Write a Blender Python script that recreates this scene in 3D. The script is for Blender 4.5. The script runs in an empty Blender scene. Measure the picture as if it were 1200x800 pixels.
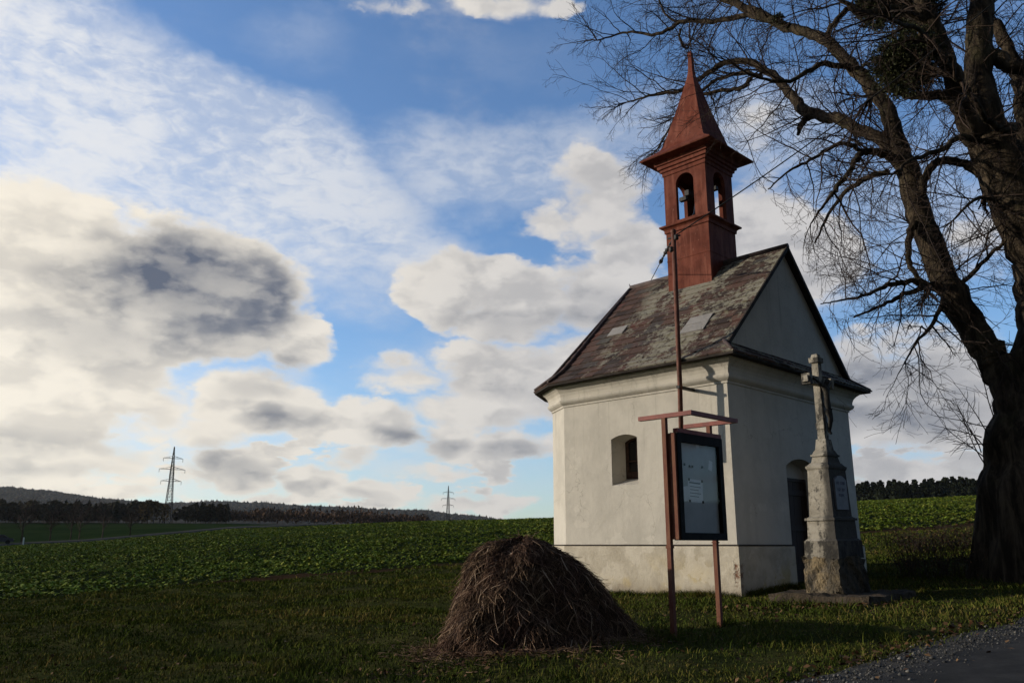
import bpy, bmesh, math, random
import numpy as np
from mathutils import Vector, Matrix
from mathutils.geometry import tessellate_polygon

random.seed(7)
rng = np.random.default_rng(11)
sc = bpy.context.scene
COL = sc.collection

# ------------------------------------------------------------------ camera
FPX, EYE = 970.0, 0.8
PITCH = math.atan(238 / FPX)
cd = bpy.data.cameras.new('camera')
cam = bpy.data.objects.new('camera', cd)
COL.objects.link(cam)
cd.sensor_width = 36
cd.lens = 36 * FPX / 1200
cd.clip_start = 0.05
cd.clip_end = 30000
cam.location = (0, 0, EYE)
cam.rotation_euler = (math.pi / 2 + PITCH, 0, 0)
sc.camera = cam
_s, _c = math.sin(PITCH), math.cos(PITCH)


def ray(px, py):
    X, Y = (px - 600) / FPX, -(py - 400) / FPX
    return Vector((X, _c - Y * _s, _s + Y * _c))


def at(px, py, Y):
    d = ray(px, py)
    return Vector((0, 0, EYE)) + d * (Y / d.y)


# ------------------------------------------------------------------ node helper
class N:
    def __init__(self, tree):
        self.t = tree

    def new(self, kind, **kw):
        n = self.t.nodes.new(kind)
        for k, v in kw.items():
            setattr(n, k, v)
        return n

    def put(self, sock, v):
        if v is None:
            return
        if isinstance(v, bpy.types.NodeSocket):
            self.t.links.new(v, sock)
        else:
            if sock.type == 'RGBA' and isinstance(v, (tuple, list)) and len(v) == 3:
                v = (*v, 1)
            sock.default_value = v

    def m(self, op, a, b=None, c=None, clamp=False):
        n = self.new('ShaderNodeMath', operation=op, use_clamp=clamp)
        for i, v in enumerate((a, b, c)):
            self.put(n.inputs[i], v)
        return n.outputs[0]

    def v(self, op, a, b=None, out=0):
        n = self.new('ShaderNodeVectorMath', operation=op)
        self.put(n.inputs[0], a)
        self.put(n.inputs[1], b)
        return n.outputs['Value'] if op in ('DOT_PRODUCT', 'LENGTH') else n.outputs[0]

    def scale(self, a, s):
        n = self.new('ShaderNodeVectorMath', operation='SCALE')
        self.put(n.inputs[0], a)
        self.put(n.inputs['Scale'], s)
        return n.outputs[0]

    def mix(self, f, a, b, blend='MIX'):
        n = self.new('ShaderNodeMix', data_type='RGBA', blend_type=blend)
        self.put(n.inputs[0], f)
        self.put(n.inputs[6], a)
        self.put(n.inputs[7], b)
        return n.outputs[2]

    def noise(self, vec, scale, detail=4, rough=.55, dist=0, col=False):
        n = self.new('ShaderNodeTexNoise')
        if getattr(self, 'flat', False):
            n.noise_dimensions = '2D'
        self.put(n.inputs['Vector'], vec)
        n.inputs['Scale'].default_value = scale
        n.inputs['Detail'].default_value = detail
        n.inputs['Roughness'].default_value = rough
        n.inputs['Distortion'].default_value = dist
        return n.outputs['Color'] if col else n.outputs['Fac']

    def step(self, x, a, b):
        n = self.new('ShaderNodeMapRange', interpolation_type='SMOOTHSTEP')
        self.put(n.inputs[0], x)
        n.inputs[1].default_value, n.inputs[2].default_value = a, b
        return n.outputs[0]

    def ramp(self, f, stops):
        n = self.new('ShaderNodeValToRGB')
        self.put(n.inputs[0], f)
        e = n.color_ramp.elements
        while len(e) < len(stops):
            e.new(.5)
        for x, (p, c) in zip(e, stops):
            x.position = p
            x.color = (*c, 1)
        return n.outputs[0]

    def sep(self, v):
        n = self.new('ShaderNodeSeparateXYZ')
        self.put(n.inputs[0], v)
        return n.outputs

    def comb(self, x, y, z):
        n = self.new('ShaderNodeCombineXYZ')
        for i, q in enumerate((x, y, z)):
            self.put(n.inputs[i], q)
        return n.outputs[0]

    def attr(self, name):
        n = self.new('ShaderNodeAttribute', attribute_name=name)
        return n.outputs['Fac']

    def obj(self):
        return self.new('ShaderNodeTexCoord').outputs['Object']

    def mapping(self, vec, scale=(1, 1, 1), rot=(0, 0, 0)):
        n = self.new('ShaderNodeMapping')
        self.put(n.inputs[0], vec)
        n.inputs['Scale'].default_value = scale
        n.inputs['Rotation'].default_value = rot
        return n.outputs[0]


MATS = {}


def material(name, fn, rough=.85, spec=.25, bump=None):
    """fn(n) -> (colour socket or tuple, optional height socket)"""
    m = bpy.data.materials.new(name)
    m.use_nodes = True
    m.node_tree.nodes.clear()
    n = N(m.node_tree)
    out = n.new('ShaderNodeOutputMaterial')
    b = n.new('ShaderNodeBsdfPrincipled')
    m.node_tree.links.new(b.outputs[0], out.inputs[0])
    r = fn(n)
    h = None
    if isinstance(r, tuple) and len(r) == 2:
        r, h = r
    n.put(b.inputs['Base Color'], r)
    b.inputs['Roughness'].default_value = rough
    b.inputs['Specular IOR Level'].default_value = spec
    if h is not None:
        bp = n.new('ShaderNodeBump')
        bp.inputs['Strength'].default_value = bump[0] if bump else .5
        bp.inputs['Distance'].default_value = bump[1] if bump else .01
        n.put(bp.inputs['Height'], h)
        m.node_tree.links.new(bp.outputs[0], b.inputs['Normal'])
    MATS[name] = m
    return m


# ------------------------------------------------------------------ sun, sky, exposure
SUN_EL = math.radians(12.5)
_h = Vector((-0.986, 0.15)).normalized()
SUN = Vector((_h.x * math.cos(SUN_EL), _h.y * math.cos(SUN_EL), math.sin(SUN_EL)))
sl = bpy.data.lights.new('sun', 'SUN')
sl.energy = 4.1
sl.angle = math.radians(.55)
sl.color = (1.0, .885, .72)
so = bpy.data.objects.new('sun', sl)
so.rotation_euler = (-SUN).to_track_quat('-Z', 'Y').to_euler()
so.location = (-40, -10, 30)
COL.objects.link(so)

sc.view_settings.view_transform = 'Standard'
sc.view_settings.look = 'None'
sc.view_settings.exposure = 0
sc.view_settings.gamma = 1
sc.view_settings.use_curve_mapping = False
sc.cycles.max_bounces = 6
sc.cycles.diffuse_bounces = 3
sc.cycles.glossy_bounces = 3
sc.cycles.transmission_bounces = 4
sc.cycles.transparent_max_bounces = 6
sc.cycles.use_denoising = True


def ae(px, py):
    d = ray(px, py).normalized()
    return math.atan2(d.x, d.y), math.asin(d.z)


# clouds by bearing and height: (x, y, half width, half height, weight) read off the photograph as angles
CUMULUS = [
    (40, 330, 190, 120, 1.1), (190, 348, 160, 96, 1.25), (285, 345, 95, 76, 1.2), (335, 405, 52, 42, .9), (305, 470, 90, 46, 1),
    (372, 490, 48, 34, .9), (440, 500, 70, 38, .95), (420, 478, 38, 26, .7), (520, 518, 60, 30, .85), (592, 525, 46, 24, .75),
    (60, 420, 170, 80, 1.1), (160, 470, 100, 46, .75), (40, 520, 110, 44, 1), (110, 505, 90, 36, .7), (275, 552, 72, 32, .95),
    (200, 562, 80, 26, .7), (372, 570, 52, 20, .75), (450, 580, 62, 16, .65), (120, 577, 130, 18, .7), (30, 572, 60, 16, .7),
    (560, 590, 80, 13, .6), (330, 586, 90, 12, .7), (210, 588, 70, 10, .6), (60, 545, 60, 20, .8), (500, 556, 80, 14, .55), (150, 535, 60, 22, .7), (410, 545, 50, 16, .5), (250, 510, 60, 30, .6),
    (540, 325, 80, 46, 1), (600, 350, 95, 50, 1), (525, 355, 62, 40, .9), (690, 345, 75, 58, .95), (695, 235, 75, 75, .72),
    (648, 262, 52, 26, .6), (735, 300, 60, 60, .95), (600, 440, 130, 54, .85), (470, 438, 70, 26, .7), (560, 478, 120, 40, .75), (680, 430, 90, 50, .9), (650, 480, 90, 36, .8),
    (625, 520, 60, 20, .6), (420, 430, 30, 14, .4),
    (890, 290, 90, 80, .95), (955, 310, 80, 60, .8), (1050, 450, 130, 70, 1), (1140, 480, 120, 60, 1), (1000, 480, 80, 50, .85),
    (1050, 562, 60, 22, .85), (1125, 568, 70, 22, .85), (870, 155, 75, 50, .34), (1150, 300, 60, 70, .4),
    (590, 4, 120, 22, .62), (450, 8, 70, 15, .42), (665, 4, 40, 15, .6),
]
DARK = [
    (222, 345, 135, 78, .95), (120, 390, 115, 44, .45), (285, 352, 75, 62, .9), (335, 420, 46, 28, .5), (340, 497, 52, 20, .6),
    (300, 455, 60, 20, .5), (455, 512, 62, 20, .7), (522, 524, 42, 15, .65), (596, 530, 42, 14, .65), (40, 518, 90, 18, .35),
    (50, 548, 80, 16, .45), (110, 533, 50, 13, .4), (288, 556, 58, 17, .62), (268, 545, 40, 20, .5), (372, 577, 36, 9, .5),
    (440, 583, 40, 8, .4), (660, 378, 95, 34, .62), (702, 352, 52, 30, .5), (555, 368, 42, 14, .25), (605, 455, 95, 20, .35),
    (1060, 440, 125, 34, .6), (1085, 495, 125, 30, .75), (1000, 505, 75, 25, .6), (955, 315, 60, 30, .3), (60, 212, 90, 24, .2), (225, 372, 110, 46, .85),
    (150, 212, 80, 28, .28), (790, 280, 30, 36, .25), (1150, 330, 60, 50, .35),
]
CIRRUS = [
    (0, 150, 260, 170, 1), (150, 210, 260, 130, 1), (330, 240, 240, 95, 1), (90, 270, 240, 100, 1), (480, 285, 130, 60, .7),
    (250, 150, 190, 60, .8), (610, 190, 210, 66, .62), (720, 145, 150, 56, .52), (300, 300, 190, 60, .7), (430, 330, 150, 60, .5), (600, 60, 160, 30, .14),
    (380, 60, 90, 40, .2), (1100, 520, 180, 80, .5), (600, 560, 800, 90, .35), (1000, 270, 240, 110, .4), (885, 160, 110, 70, .8), (600, 440, 260, 70, .4), (200, 520, 300, 90, .5),
]

world = bpy.data.worlds.new('World')
sc.world = world
world.use_nodes = True
wt = world.node_tree
wt.nodes.clear()
n = N(wt)
wout = n.new('ShaderNodeOutputWorld')
bg = n.new('ShaderNodeBackground')
wt.links.new(bg.outputs[0], wout.inputs[0])
SKY_STRENGTH = .14
bg.inputs['Strength'].default_value = SKY_STRENGTH
sky = n.new('ShaderNodeTexSky', sky_type='NISHITA')
sky.sun_disc = False
sky.sun_elevation = SUN_EL
sky.sun_rotation = math.atan2(SUN.x, SUN.y)
sky.altitude = 300
sky.air_density = 1.0
sky.dust_density = .6
sky.ozone_density = 2.2
gen = n.new('ShaderNodeTexCoord').outputs['Generated']
dx, dy, dz = n.sep(gen)
az = n.m('ARCTAN2', dx, dy)
el = n.m('ARCSINE', dz)
flat = n.comb(az, el, 0)
stretch = n.comb(az, n.m('MULTIPLY', el, 1.9), 0)


def blobs(vec, table):
    acc = None
    for px, py, rx, ry, wgt in table:
        a, e = ae(px, py)
        k = math.cos(e) / math.cos(a) if False else 1.0
        q = n.v('MULTIPLY', n.v('SUBTRACT', vec, (a, e, 0)), (FPX / rx / 1.05, FPX / ry / 1.05, 0))
        d = n.v('DOT_PRODUCT', q, q)
        val = n.m('MULTIPLY_ADD', d, -wgt, wgt)
        acc = val if acc is None else n.m('MAXIMUM', acc, val)
    return n.m('MAXIMUM', acc, 0.0)


def warp(vec, amt, scale, detail):
    c = n.noise(stretch, scale, detail, .6, col=True)
    off = n.scale(n.v('SUBTRACT', c, (.5, .5, .5)), amt)
    return n.v('MULTIPLY_ADD', off, (1, .6, 0)) if False else n.v('ADD', vec, n.v('MULTIPLY', off, (1, .6, 0)))




def billow(vec):
    """rounded heaps: broken noise with cauliflower lumps of three sizes"""
    w = n.v('ADD', vec, n.scale(n.v('SUBTRACT', n.noise(vec, 16, 5, .6, col=True), (.5, .5, .5)), .045))
    f = n.m('MULTIPLY', n.noise(w, 6.5, 9, .58), .62)
    for sc_, k in ((11, .24), (26, .13), (60, .06)):
        vo = n.new('ShaderNodeTexVoronoi', feature='SMOOTH_F1', voronoi_dimensions='2D')
        vo.inputs['Scale'].default_value = sc_
        vo.inputs['Smoothness'].default_value = .35
        n.put(vo.inputs['Vector'], w)
        f = n.m('ADD', f, n.m('MULTIPLY', n.m('SUBTRACT', .62, vo.outputs['Distance']), k))
    return f


up = (-.020, .036, 0)
n.flat = True
puff = billow(stretch)
puff_lit = billow(n.v('ADD', stretch, up))
wv = warp(flat, .11, 6, 7)
cum = blobs(wv, CUMULUS)
band = n.m('MULTIPLY', n.step(el, -.01, .03), n.step(el, .23, .10))
lowc = n.m('MULTIPLY', n.step(n.noise(n.comb(az, n.m('MULTIPLY', el, 3.0), 0), 9.5, 8, .58), .47, .66), band)
cum = n.m('MAXIMUM', cum, n.m('MULTIPLY', lowc, .8))
dens = n.m('ADD', n.m('MULTIPLY', cum, 1.25), n.m('MULTIPLY', n.m('SUBTRACT', puff, .44), 2.2))
dens = n.m('MULTIPLY', dens, n.step(cum, 0.0, .3))
soft = n.noise(stretch, 4.5, 9, .62)
halo = n.m('MULTIPLY', n.step(n.m('ADD', cum, n.m('MULTIPLY', n.m('SUBTRACT', soft, .5), 1.6)), .05, 1.2), .58)
alpha = n.m('MAXIMUM', n.m('MULTIPLY', n.step(dens, .03, .62), .97), halo)
shade = n.m('SUBTRACT', puff_lit, puff)
relief = n.step(shade, -.11, .14)
near_sun = n.step(az, .30, -.62)
dk = blobs(warp(flat, .13, 5, 3), DARK)
mott = n.noise(stretch, 5.0, 4, .5)
dkn = n.m('ADD', n.m('MULTIPLY', dk, 1.3), n.m('MULTIPLY', n.m('SUBTRACT', mott, .5), .7))
dkn = n.m('MULTIPLY', n.step(dkn, -.25, 1.92), n.step(dens, -.1, .9))
dkn = n.m('MULTIPLY', dkn, n.m('SUBTRACT', 1.55, n.m('MULTIPLY', puff, 1.15)))
dkn = n.m('ADD', dkn, n.m('MULTIPLY', n.m('MULTIPLY', relief, n.m('MULTIPLY_ADD', near_sun, -.12, .36)), n.step(dens, .15, .9)), clamp=True)
# towards the sun the clouds are brighter and creamier
bright = n.mix(near_sun, (.66, .64, .63), (1.0, .92, .78))
ccol = n.mix(dkn, bright, n.mix(near_sun, (.13, .15, .20), (.095, .115, .165)))
# high thin veil with ripples
ci = blobs(warp(flat, .22, 3.2, 7), CIRRUS)
rot = n.mapping(warp(flat, .06, 8, 5), (26, 70, 1), (0, 0, math.radians(-14)))
rip = n.noise(rot, 1.0, 5, .58, .5)
flake = n.noise(n.mapping(flat, (1, 1.7, 1)), 34, 4, .6, .4)
tex = n.step(n.m('ADD', n.m('MULTIPLY', n.m('ADD', n.m('MULTIPLY', rip, .6), n.m('MULTIPLY', flake, .4)), .46), n.m('MULTIPLY', soft, .54)), .38, .60)
calpha = n.m('MULTIPLY', n.step(ci, -.02, .75), n.m('ADD', .46, n.m('MULTIPLY', tex, .52)), clamp=True)
veil = n.mix(near_sun, (.52, .58, .69), (.84, .85, .87))
skyc = n.mix(1.0, sky.outputs[0], (1.06, 1.26, 1.52, 1), 'MULTIPLY')
inv = 1 / SKY_STRENGTH
base = n.mix(n.m('MULTIPLY', calpha, .92), skyc, n.scale(veil, inv))
final = n.mix(alpha, base, n.scale(ccol, inv))
# unseen dark cloud added overhead and behind the camera to cut ambient light
dimming_deck = n.m('MAXIMUM', n.step(n.m('SUBTRACT', n.m('MULTIPLY', n.m('SUBTRACT', soft, .5), .6), dy), -.05, .45), n.step(n.m('ADD', el, n.m('MULTIPLY', n.m('SUBTRACT', soft, .5), .5)), .80, 1.15))
dimming_deckc = n.mix(mott, (.050, .058, .074), (.125, .135, .155))
final = n.mix(n.m('MULTIPLY', dimming_deck, .94), final, n.scale(dimming_deckc, inv))
# below the horizon only the plain sky colour
final = n.mix(n.step(el, -.02, .0), skyc, final)
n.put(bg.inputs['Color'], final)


# ------------------------------------------------------------------ mesh helpers
def link(name, me, parent=None, smooth=False):
    o = bpy.data.objects.new(name, me)
    COL.objects.link(o)
    if parent is not None:
        o.parent = parent
    if smooth:
        me.polygons.foreach_set('use_smooth', [True] * len(me.polygons))
    return o


class MB:
    def __init__(self):
        self.v, self.f, self.r, self.mi = [], [], [], []

    def add(self, vs, fs, rnd=None, mi=0):
        o = len(self.v)
        self.v.extend([tuple(p) for p in vs])
        for f in fs:
            self.f.append(tuple(i + o for i in f))
            self.r.append(random.random() if rnd is None else rnd)
            self.mi.append(mi)

    def box(self, lo, hi, M=None, rnd=None, mi=0):
        (x0, y0, z0), (x1, y1, z1) = lo, hi
        vs = [Vector(p) for p in ((x0, y0, z0), (x1, y0, z0), (x1, y1, z0), (x0, y1, z0), (x0, y0, z1), (x1, y0, z1), (x1, y1, z1), (x0, y1, z1))]
        if M is not None:
            vs = [M @ p for p in vs]
        self.add(vs, [(0, 3, 2, 1), (4, 5, 6, 7), (0, 1, 5, 4), (1, 2, 6, 5), (2, 3, 7, 6), (3, 0, 4, 7)], rnd, mi)

    def taper(self, cx, cy, z0, z1, a0, b0, a1, b1, mi=0):
        """block with rectangular sections: half sizes a (x), b (y)"""
        vs = [(cx + sx * a, cy + sy * b, z) for z, a, b in ((z0, a0, b0), (z1, a1, b1)) for sx, sy in ((-1, -1), (1, -1), (1, 1), (-1, 1))]
        self.add(vs, [(0, 3, 2, 1), (4, 5, 6, 7), (0, 1, 5, 4), (1, 2, 6, 5), (2, 3, 7, 6), (3, 0, 4, 7)], None, mi)

    def tube(self, pts, rad, sides=8, caps=True, rnd=None):
        pts = [Vector(p) for p in pts]
        if not hasattr(rad, '__len__'):
            rad = [rad] * len(pts)
        o, vs, fs = 0, [], []
        ref = None
        for i, p in enumerate(pts):
            t = (pts[min(i + 1, len(pts) - 1)] - pts[max(i - 1, 0)]).normalized()
            if ref is None:
                ref = t.orthogonal().normalized()
            u = (ref - t * ref.dot(t)).normalized()
            ref = u
            w = t.cross(u)
            for k in range(sides):
                a = 2 * math.pi * k / sides
                vs.append(p + (u * math.cos(a) + w * math.sin(a)) * rad[i])
        for i in range(len(pts) - 1):
            for k in range(sides):
                fs.append((i * sides + k, i * sides + (k + 1) % sides, (i + 1) * sides + (k + 1) % sides, (i + 1) * sides + k))
        if caps:
            fs.append(tuple(range(sides))[::-1])
            fs.append(tuple((len(pts) - 1) * sides + k for k in range(sides)))
        self.add(vs, fs, rnd)

    def lathe(self, prof, c, seg=16):
        vs, fs = [], []
        for r, z in prof:
            for k in range(seg):
                a = 2 * math.pi * k / seg
                vs.append((c[0] + r * math.cos(a), c[1] + r * math.sin(a), c[2] + z))
        for i in range(len(prof) - 1):
            for k in range(seg):
                fs.append((i * seg + k, i * seg + (k + 1) % seg, (i + 1) * seg + (k + 1) % seg, (i + 1) * seg + k))
        self.add(vs, fs)

    def build(self, name, mat, parent=None, smooth=False):
        me = bpy.data.meshes.new(name)
        me.from_pydata(self.v, [], self.f)
        for m_ in (mat if isinstance(mat, (list, tuple)) else [mat]):
            me.materials.append(m_)
        a = me.attributes.new('rnd', 'FLOAT', 'FACE')
        a.data.foreach_set('value', self.r)
        me.polygons.foreach_set('material_index', self.mi)
        me.update()
        return link(name, me, parent, smooth)


def array_mesh(name, V, F, mat, parent=None, rnd=None, smooth=False):
    """V (n,3), F (m,k) numpy -> one mesh object"""
    V = np.asarray(V, np.float32)
    F = np.asarray(F, np.int32)
    m_, k = F.shape
    me = bpy.data.meshes.new(name)
    me.vertices.add(len(V))
    me.vertices.foreach_set('co', V.ravel())
    me.loops.add(m_ * k)
    me.loops.foreach_set('vertex_index', F.ravel())
    me.polygons.add(m_)
    me.polygons.foreach_set('loop_start', np.arange(0, m_ * k, k, dtype=np.int32))
    if rnd is not None:
        a = me.attributes.new('rnd', 'FLOAT', 'FACE')
        a.data.foreach_set('value', np.asarray(rnd, np.float32))
    me.materials.append(mat)
    me.update(calc_edges=True)
    me.validate()
    return link(name, me, parent, smooth)


def empty(name, loc=(0, 0, 0), rz=0, scale=None):
    o = bpy.data.objects.new(name, None)
    o.empty_display_size = .2
    COL.objects.link(o)
    o.location = loc
    o.rotation_euler = (0, 0, rz)
    if scale:
        o.scale = (scale,) * 3
    return o


def tag(o, label=None, cat=None, group=None, kind=None):
    for k, v in (('label', label), ('category', cat), ('group', group), ('kind', kind)):
        if v:
            o[k] = v
    return o


def copy_tree(o, parent=None):
    c = o.copy()
    COL.objects.link(c)
    if parent is not None:
        c.parent = parent
    for ch in list(o.children):
        copy_tree(ch, c)
    return c


def tubes(P, R, sides):
    """P (N,n,3), R (N,n) -> V, F of open tubes"""
    Nn, k, _ = P.shape
    T = np.empty_like(P)
    T[:, 1:-1] = P[:, 2:] - P[:, :-2]
    T[:, 0] = P[:, 1] - P[:, 0]
    T[:, -1] = P[:, -1] - P[:, -2]
    T /= np.linalg.norm(T, axis=2, keepdims=True) + 1e-9
    ref = rng.normal(size=(Nn, 1, 3))
    U = np.cross(T, ref)
    U /= np.linalg.norm(U, axis=2, keepdims=True) + 1e-9
    W = np.cross(T, U)
    a = np.arange(sides) * 2 * np.pi / sides
    V = P[:, :, None, :] + R[:, :, None, None] * (U[:, :, None, :] * np.cos(a)[None, None, :, None] + W[:, :, None, :] * np.sin(a)[None, None, :, None])
    V = V.reshape(-1, 3)
    b = (np.arange(Nn) * k * sides)[:, None, None]
    i = (np.arange(k - 1) * sides)[None, :, None]
    j = np.arange(sides)[None, None, :]
    j2 = (j + 1) % sides
    F = np.stack([b + i + j, b + i + j2, b + i + sides + j2, b + i + sides + j], -1).reshape(-1, 4)
    return V, F


def unit(a):
    return a / (np.linalg.norm(a, axis=-1, keepdims=True) + 1e-9)


def grow(S, D, L, R, k, wig, bias, tip=.25):
    """polylines from starts S along D; bias (3,) bends them a little at each step"""
    Nn = len(S)
    P = np.empty((Nn, k + 1, 3))
    P[:, 0] = S
    d = unit(D)
    for i in range(k):
        d = unit(d + rng.normal(size=(Nn, 3)) * wig + np.asarray(bias) * (1 if i < k * .6 else .2))
        P[:, i + 1] = P[:, i] + d * (L / k)[:, None]
    Rr = R[:, None] * np.linspace(1, tip, k + 1)[None, :]
    return P, Rr


def spawn(P, R, m_, lo, ang, lratio, rratio, Lmin, Lmax, L, flat=None):
    """m_ children for each polyline"""
    Nn, k, _ = P.shape
    f = rng.uniform(lo, .98, size=(Nn, m_))
    x = f * (k - 1)
    i = np.minimum(x.astype(int), k - 2)
    t = (x - i)[..., None]
    a = np.arange(Nn)[:, None]
    S = P[a, i] * (1 - t) + P[a, i + 1] * t
    T = unit(P[a, i + 1] - P[a, i])
    rr = R[a, i] * (1 - t[..., 0]) + R[a, i + 1] * t[..., 0]
    perp = unit(np.cross(T, rng.normal(size=T.shape)))
    th = np.radians(rng.uniform(*ang, size=f.shape))[..., None]
    D = T * np.cos(th) + perp * np.sin(th)
    ll = np.clip(L[:, None] * lratio * (1.15 - .65 * f) * rng.uniform(.6, 1.25, size=f.shape), Lmin, Lmax)
    r2 = rr * rratio
    return S.reshape(-1, 3), D.reshape(-1, 3), ll.ravel(), r2.ravel()


# ------------------------------------------------------------------ terrain shape
GX, GY, G0 = .055, .03, -.64
XS = [-60, 0, 100, 270, 480, 640, 800, 1010, 1140, 1260]
Y150 = [646, 641, 636, 621, 612, 608, 599, 588, 582, 577]
Y420 = [613, 612, 612, 613, 618, 622, 615, 596, 590, 586]


def _tab(ys):
    A_, S_ = [], []
    for x, y in zip(XS, ys):
        d = ray(x, y)
        A_.append(math.atan2(d.x, d.y))
        S_.append(d.z / math.hypot(d.x, d.y))
    return np.array(A_), np.array(S_)


A150, S150 = _tab(Y150)
A420, S420 = _tab(Y420)


def sstep(x, a, b):
    t = np.clip((x - a) / (b - a), 0, 1)
    return t * t * (3 - 2 * t)


P0, DR = Vector((2.8, 7.08, 0)), Vector((.79, .61, 0)).normalized()
NR = Vector((DR.y, -DR.x, 0))


def snoise(x, y, f):
    return (np.sin(x * f + 1.3 * np.sin(y * f * .7)) + np.sin(y * f * 1.3 + 1.7 * np.sin(x * f * .6 + 2)) + np.sin((x + y) * f * .8 + 4)) / 3


def H(x, y):
    x, y = np.asarray(x, float), np.asarray(y, float)
    r = np.hypot(x, y) + 1e-6
    a = np.arctan2(x, y)
    plane = G0 + GX * x + GY * y
    plane = np.clip(plane, -6, 8)
    s1 = np.interp(a, A150, S150)
    s2 = np.interp(a, A420, S420)
    s = s1 + (s2 - s1) * sstep(r, 158, 420)
    far = EYE + s * np.minimum(r, 1200) + .006 * np.maximum(r - 1200, 0)
    t = sstep(r, 40, 140)
    # behind the camera the land simply levels out
    back = sstep(-y, -5, 60) * t
    lo = (x - P0.x) * NR.x + (y - P0.y) * NR.y
    rough = sstep(-lo, .7, 1.8) * sstep(r, 5, 8) * sstep(-(y - 29.2 - .42 * x), -6, 0) * (1 - sstep(r, 34, 44))
    near_c = 1 - .8 * np.exp(-(((x - 4.2) / 3.6) ** 2 + ((y - 16) / 3.8) ** 2) ** 2)
    plane = plane + rough * near_c * (.050 * snoise(x, y, 2.1) + .030 * snoise(x + 3, y * 1.1, 4.7) + .07 * snoise(x * .5, y, 1.1))
    z = plane * (1 - t) + far * t
    return z * (1 - back) + (-1.5) * back


def h(x, y):
    return float(H(x, y))


# ------------------------------------------------------------------ materials
def two(c1, c2, scale, detail=5, lo=.35, hi=.65, bumpscale=None):
    def fn(n):
        co = n.obj()
        f = n.step(n.noise(co, scale, detail, .6), lo, hi)
        col = n.mix(f, c1, c2)
        return (col, n.noise(co, bumpscale or scale * 4, 4, .6))
    return fn


def ground_fn(n):
    co = n.obj()
    x, y, z = n.sep(co)
    r = n.v('LENGTH', n.comb(x, y, 0))
    edge = n.m('SUBTRACT', y, n.m('MULTIPLY_ADD', x, .42, 29.2))
    edge = n.m('ADD', edge, n.m('MULTIPLY', n.m('SUBTRACT', n.noise(co, .6, 5, .6), .5), 3.0))
    fine = n.noise(co, 9, 6, .65)
    mid = n.noise(co, 1.1, 5, .6)
    big = n.noise(co, .12, 4, .6)
    verge = n.mix(n.step(mid, .35, .68), (.030, .037, .012), (.060, .058, .021))
    verge = n.mix(n.step(fine, .5, .75), verge, (.060, .042, .020))
    soil = n.mix(fine, (.022, .015, .009), (.062, .038, .022))
    crop = n.mix(n.step(n.noise(co, 2.2, 6, .7), .38, .62), (.026, .046, .012), (.068, .108, .026))
    crop = n.mix(n.m('MULTIPLY', n.step(big, .45, .7), .45), crop, (.045, .062, .020))
    crop = n.mix(n.m('MULTIPLY', n.step(r, 165, 120), n.step(fine, .5, .7)), crop, soil)
    soil = n.mix(n.step(n.m('ADD', x, n.m('MULTIPLY', mid, 4.0)), -9.5, -6.0), (.014, .020, .008), soil)
    field = n.mix(n.step(edge, 1.6, 3.2), soil, n.mix(n.step(r, 120, 60), crop, (.012, .018, .007)))
    col = n.mix(n.step(edge, -.2, .4), verge, field)
    far = n.mix(n.step(n.noise(co, .02, 4, .6), .4, .6), (.010, .024, .006), (.018, .034, .009))
    patch = n.step(n.noise(co, .0022, 3, .5), .5, .56)
    far = n.mix(n.m('MULTIPLY', patch, n.step(r, 600, 700)), far, (.13, .105, .07))
    col = n.mix(n.step(r, 150, 170), col, far)
    return col, n.m('ADD', n.m('MULTIPLY', fine, .6), mid)


material('ground', ground_fn, 1, 0, (.7, .06))
material('asphalt', lambda n: (n.mix(n.step(n.noise(n.obj(), 2.0, 6, .7), .3, .7), (.026, .026, .026), (.054, .052, .050)), n.noise(n.obj(), 160, 3, .7)), .95, .06, (.5, .006))
material('gravel', lambda n: (n.mix(n.noise(n.obj(), 26, 5, .75), (.025, .024, .022), (.12, .115, .105)), n.noise(n.obj(), 40, 4, .7)), .95, .1, (.8, .03))
material('stones', lambda n: n.ramp(n.attr('rnd'), [(0, (.03, .03, .03)), (.6, (.085, .082, .076)), (1, (.19, .18, .165))]), .9, .2)
material('grass', lambda n: n.mix(n.step(n.noise(n.obj(), .7, 4, .6), .44, .58), n.ramp(n.attr('rnd'), [(0, (0.0300, 0.0451, 0.0084)), (.55, (0.0624, 0.0859, 0.0151)), (.85, (0.1124, 0.1073, 0.0253)), (1, (0.1996, 0.1331, 0.0471))]),
                                   n.ramp(n.attr('rnd'), [(0, (0.0415, 0.0558, 0.0105)), (.5, (0.0882, 0.0986, 0.0194)), (1, (0.2077, 0.1374, 0.0530))])), 1, 0)
material('crop', lambda n: n.mix(n.step(n.noise(n.obj(), .25, 4, .6), .4, .62), n.ramp(n.attr('rnd'), [(0, (0.0678, 0.1115, 0.0133)), (.6, (0.1564, 0.2249, 0.0268)), (1, (0.2999, 0.3218, 0.0480))]),
                                  n.ramp(n.attr('rnd'), [(0, (0.0783, 0.1073, 0.0160)), (.6, (0.1825, 0.2249, 0.0346)), (1, (0.3651, 0.3218, 0.0667))])), .8, .05)
material('dead_leaf', lambda n: n.ramp(n.attr('rnd'), [(0, (.035, .016, .008)), (.6, (.085, .040, .018)), (1, (.17, .105, .052))]), .85, .15)


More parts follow.
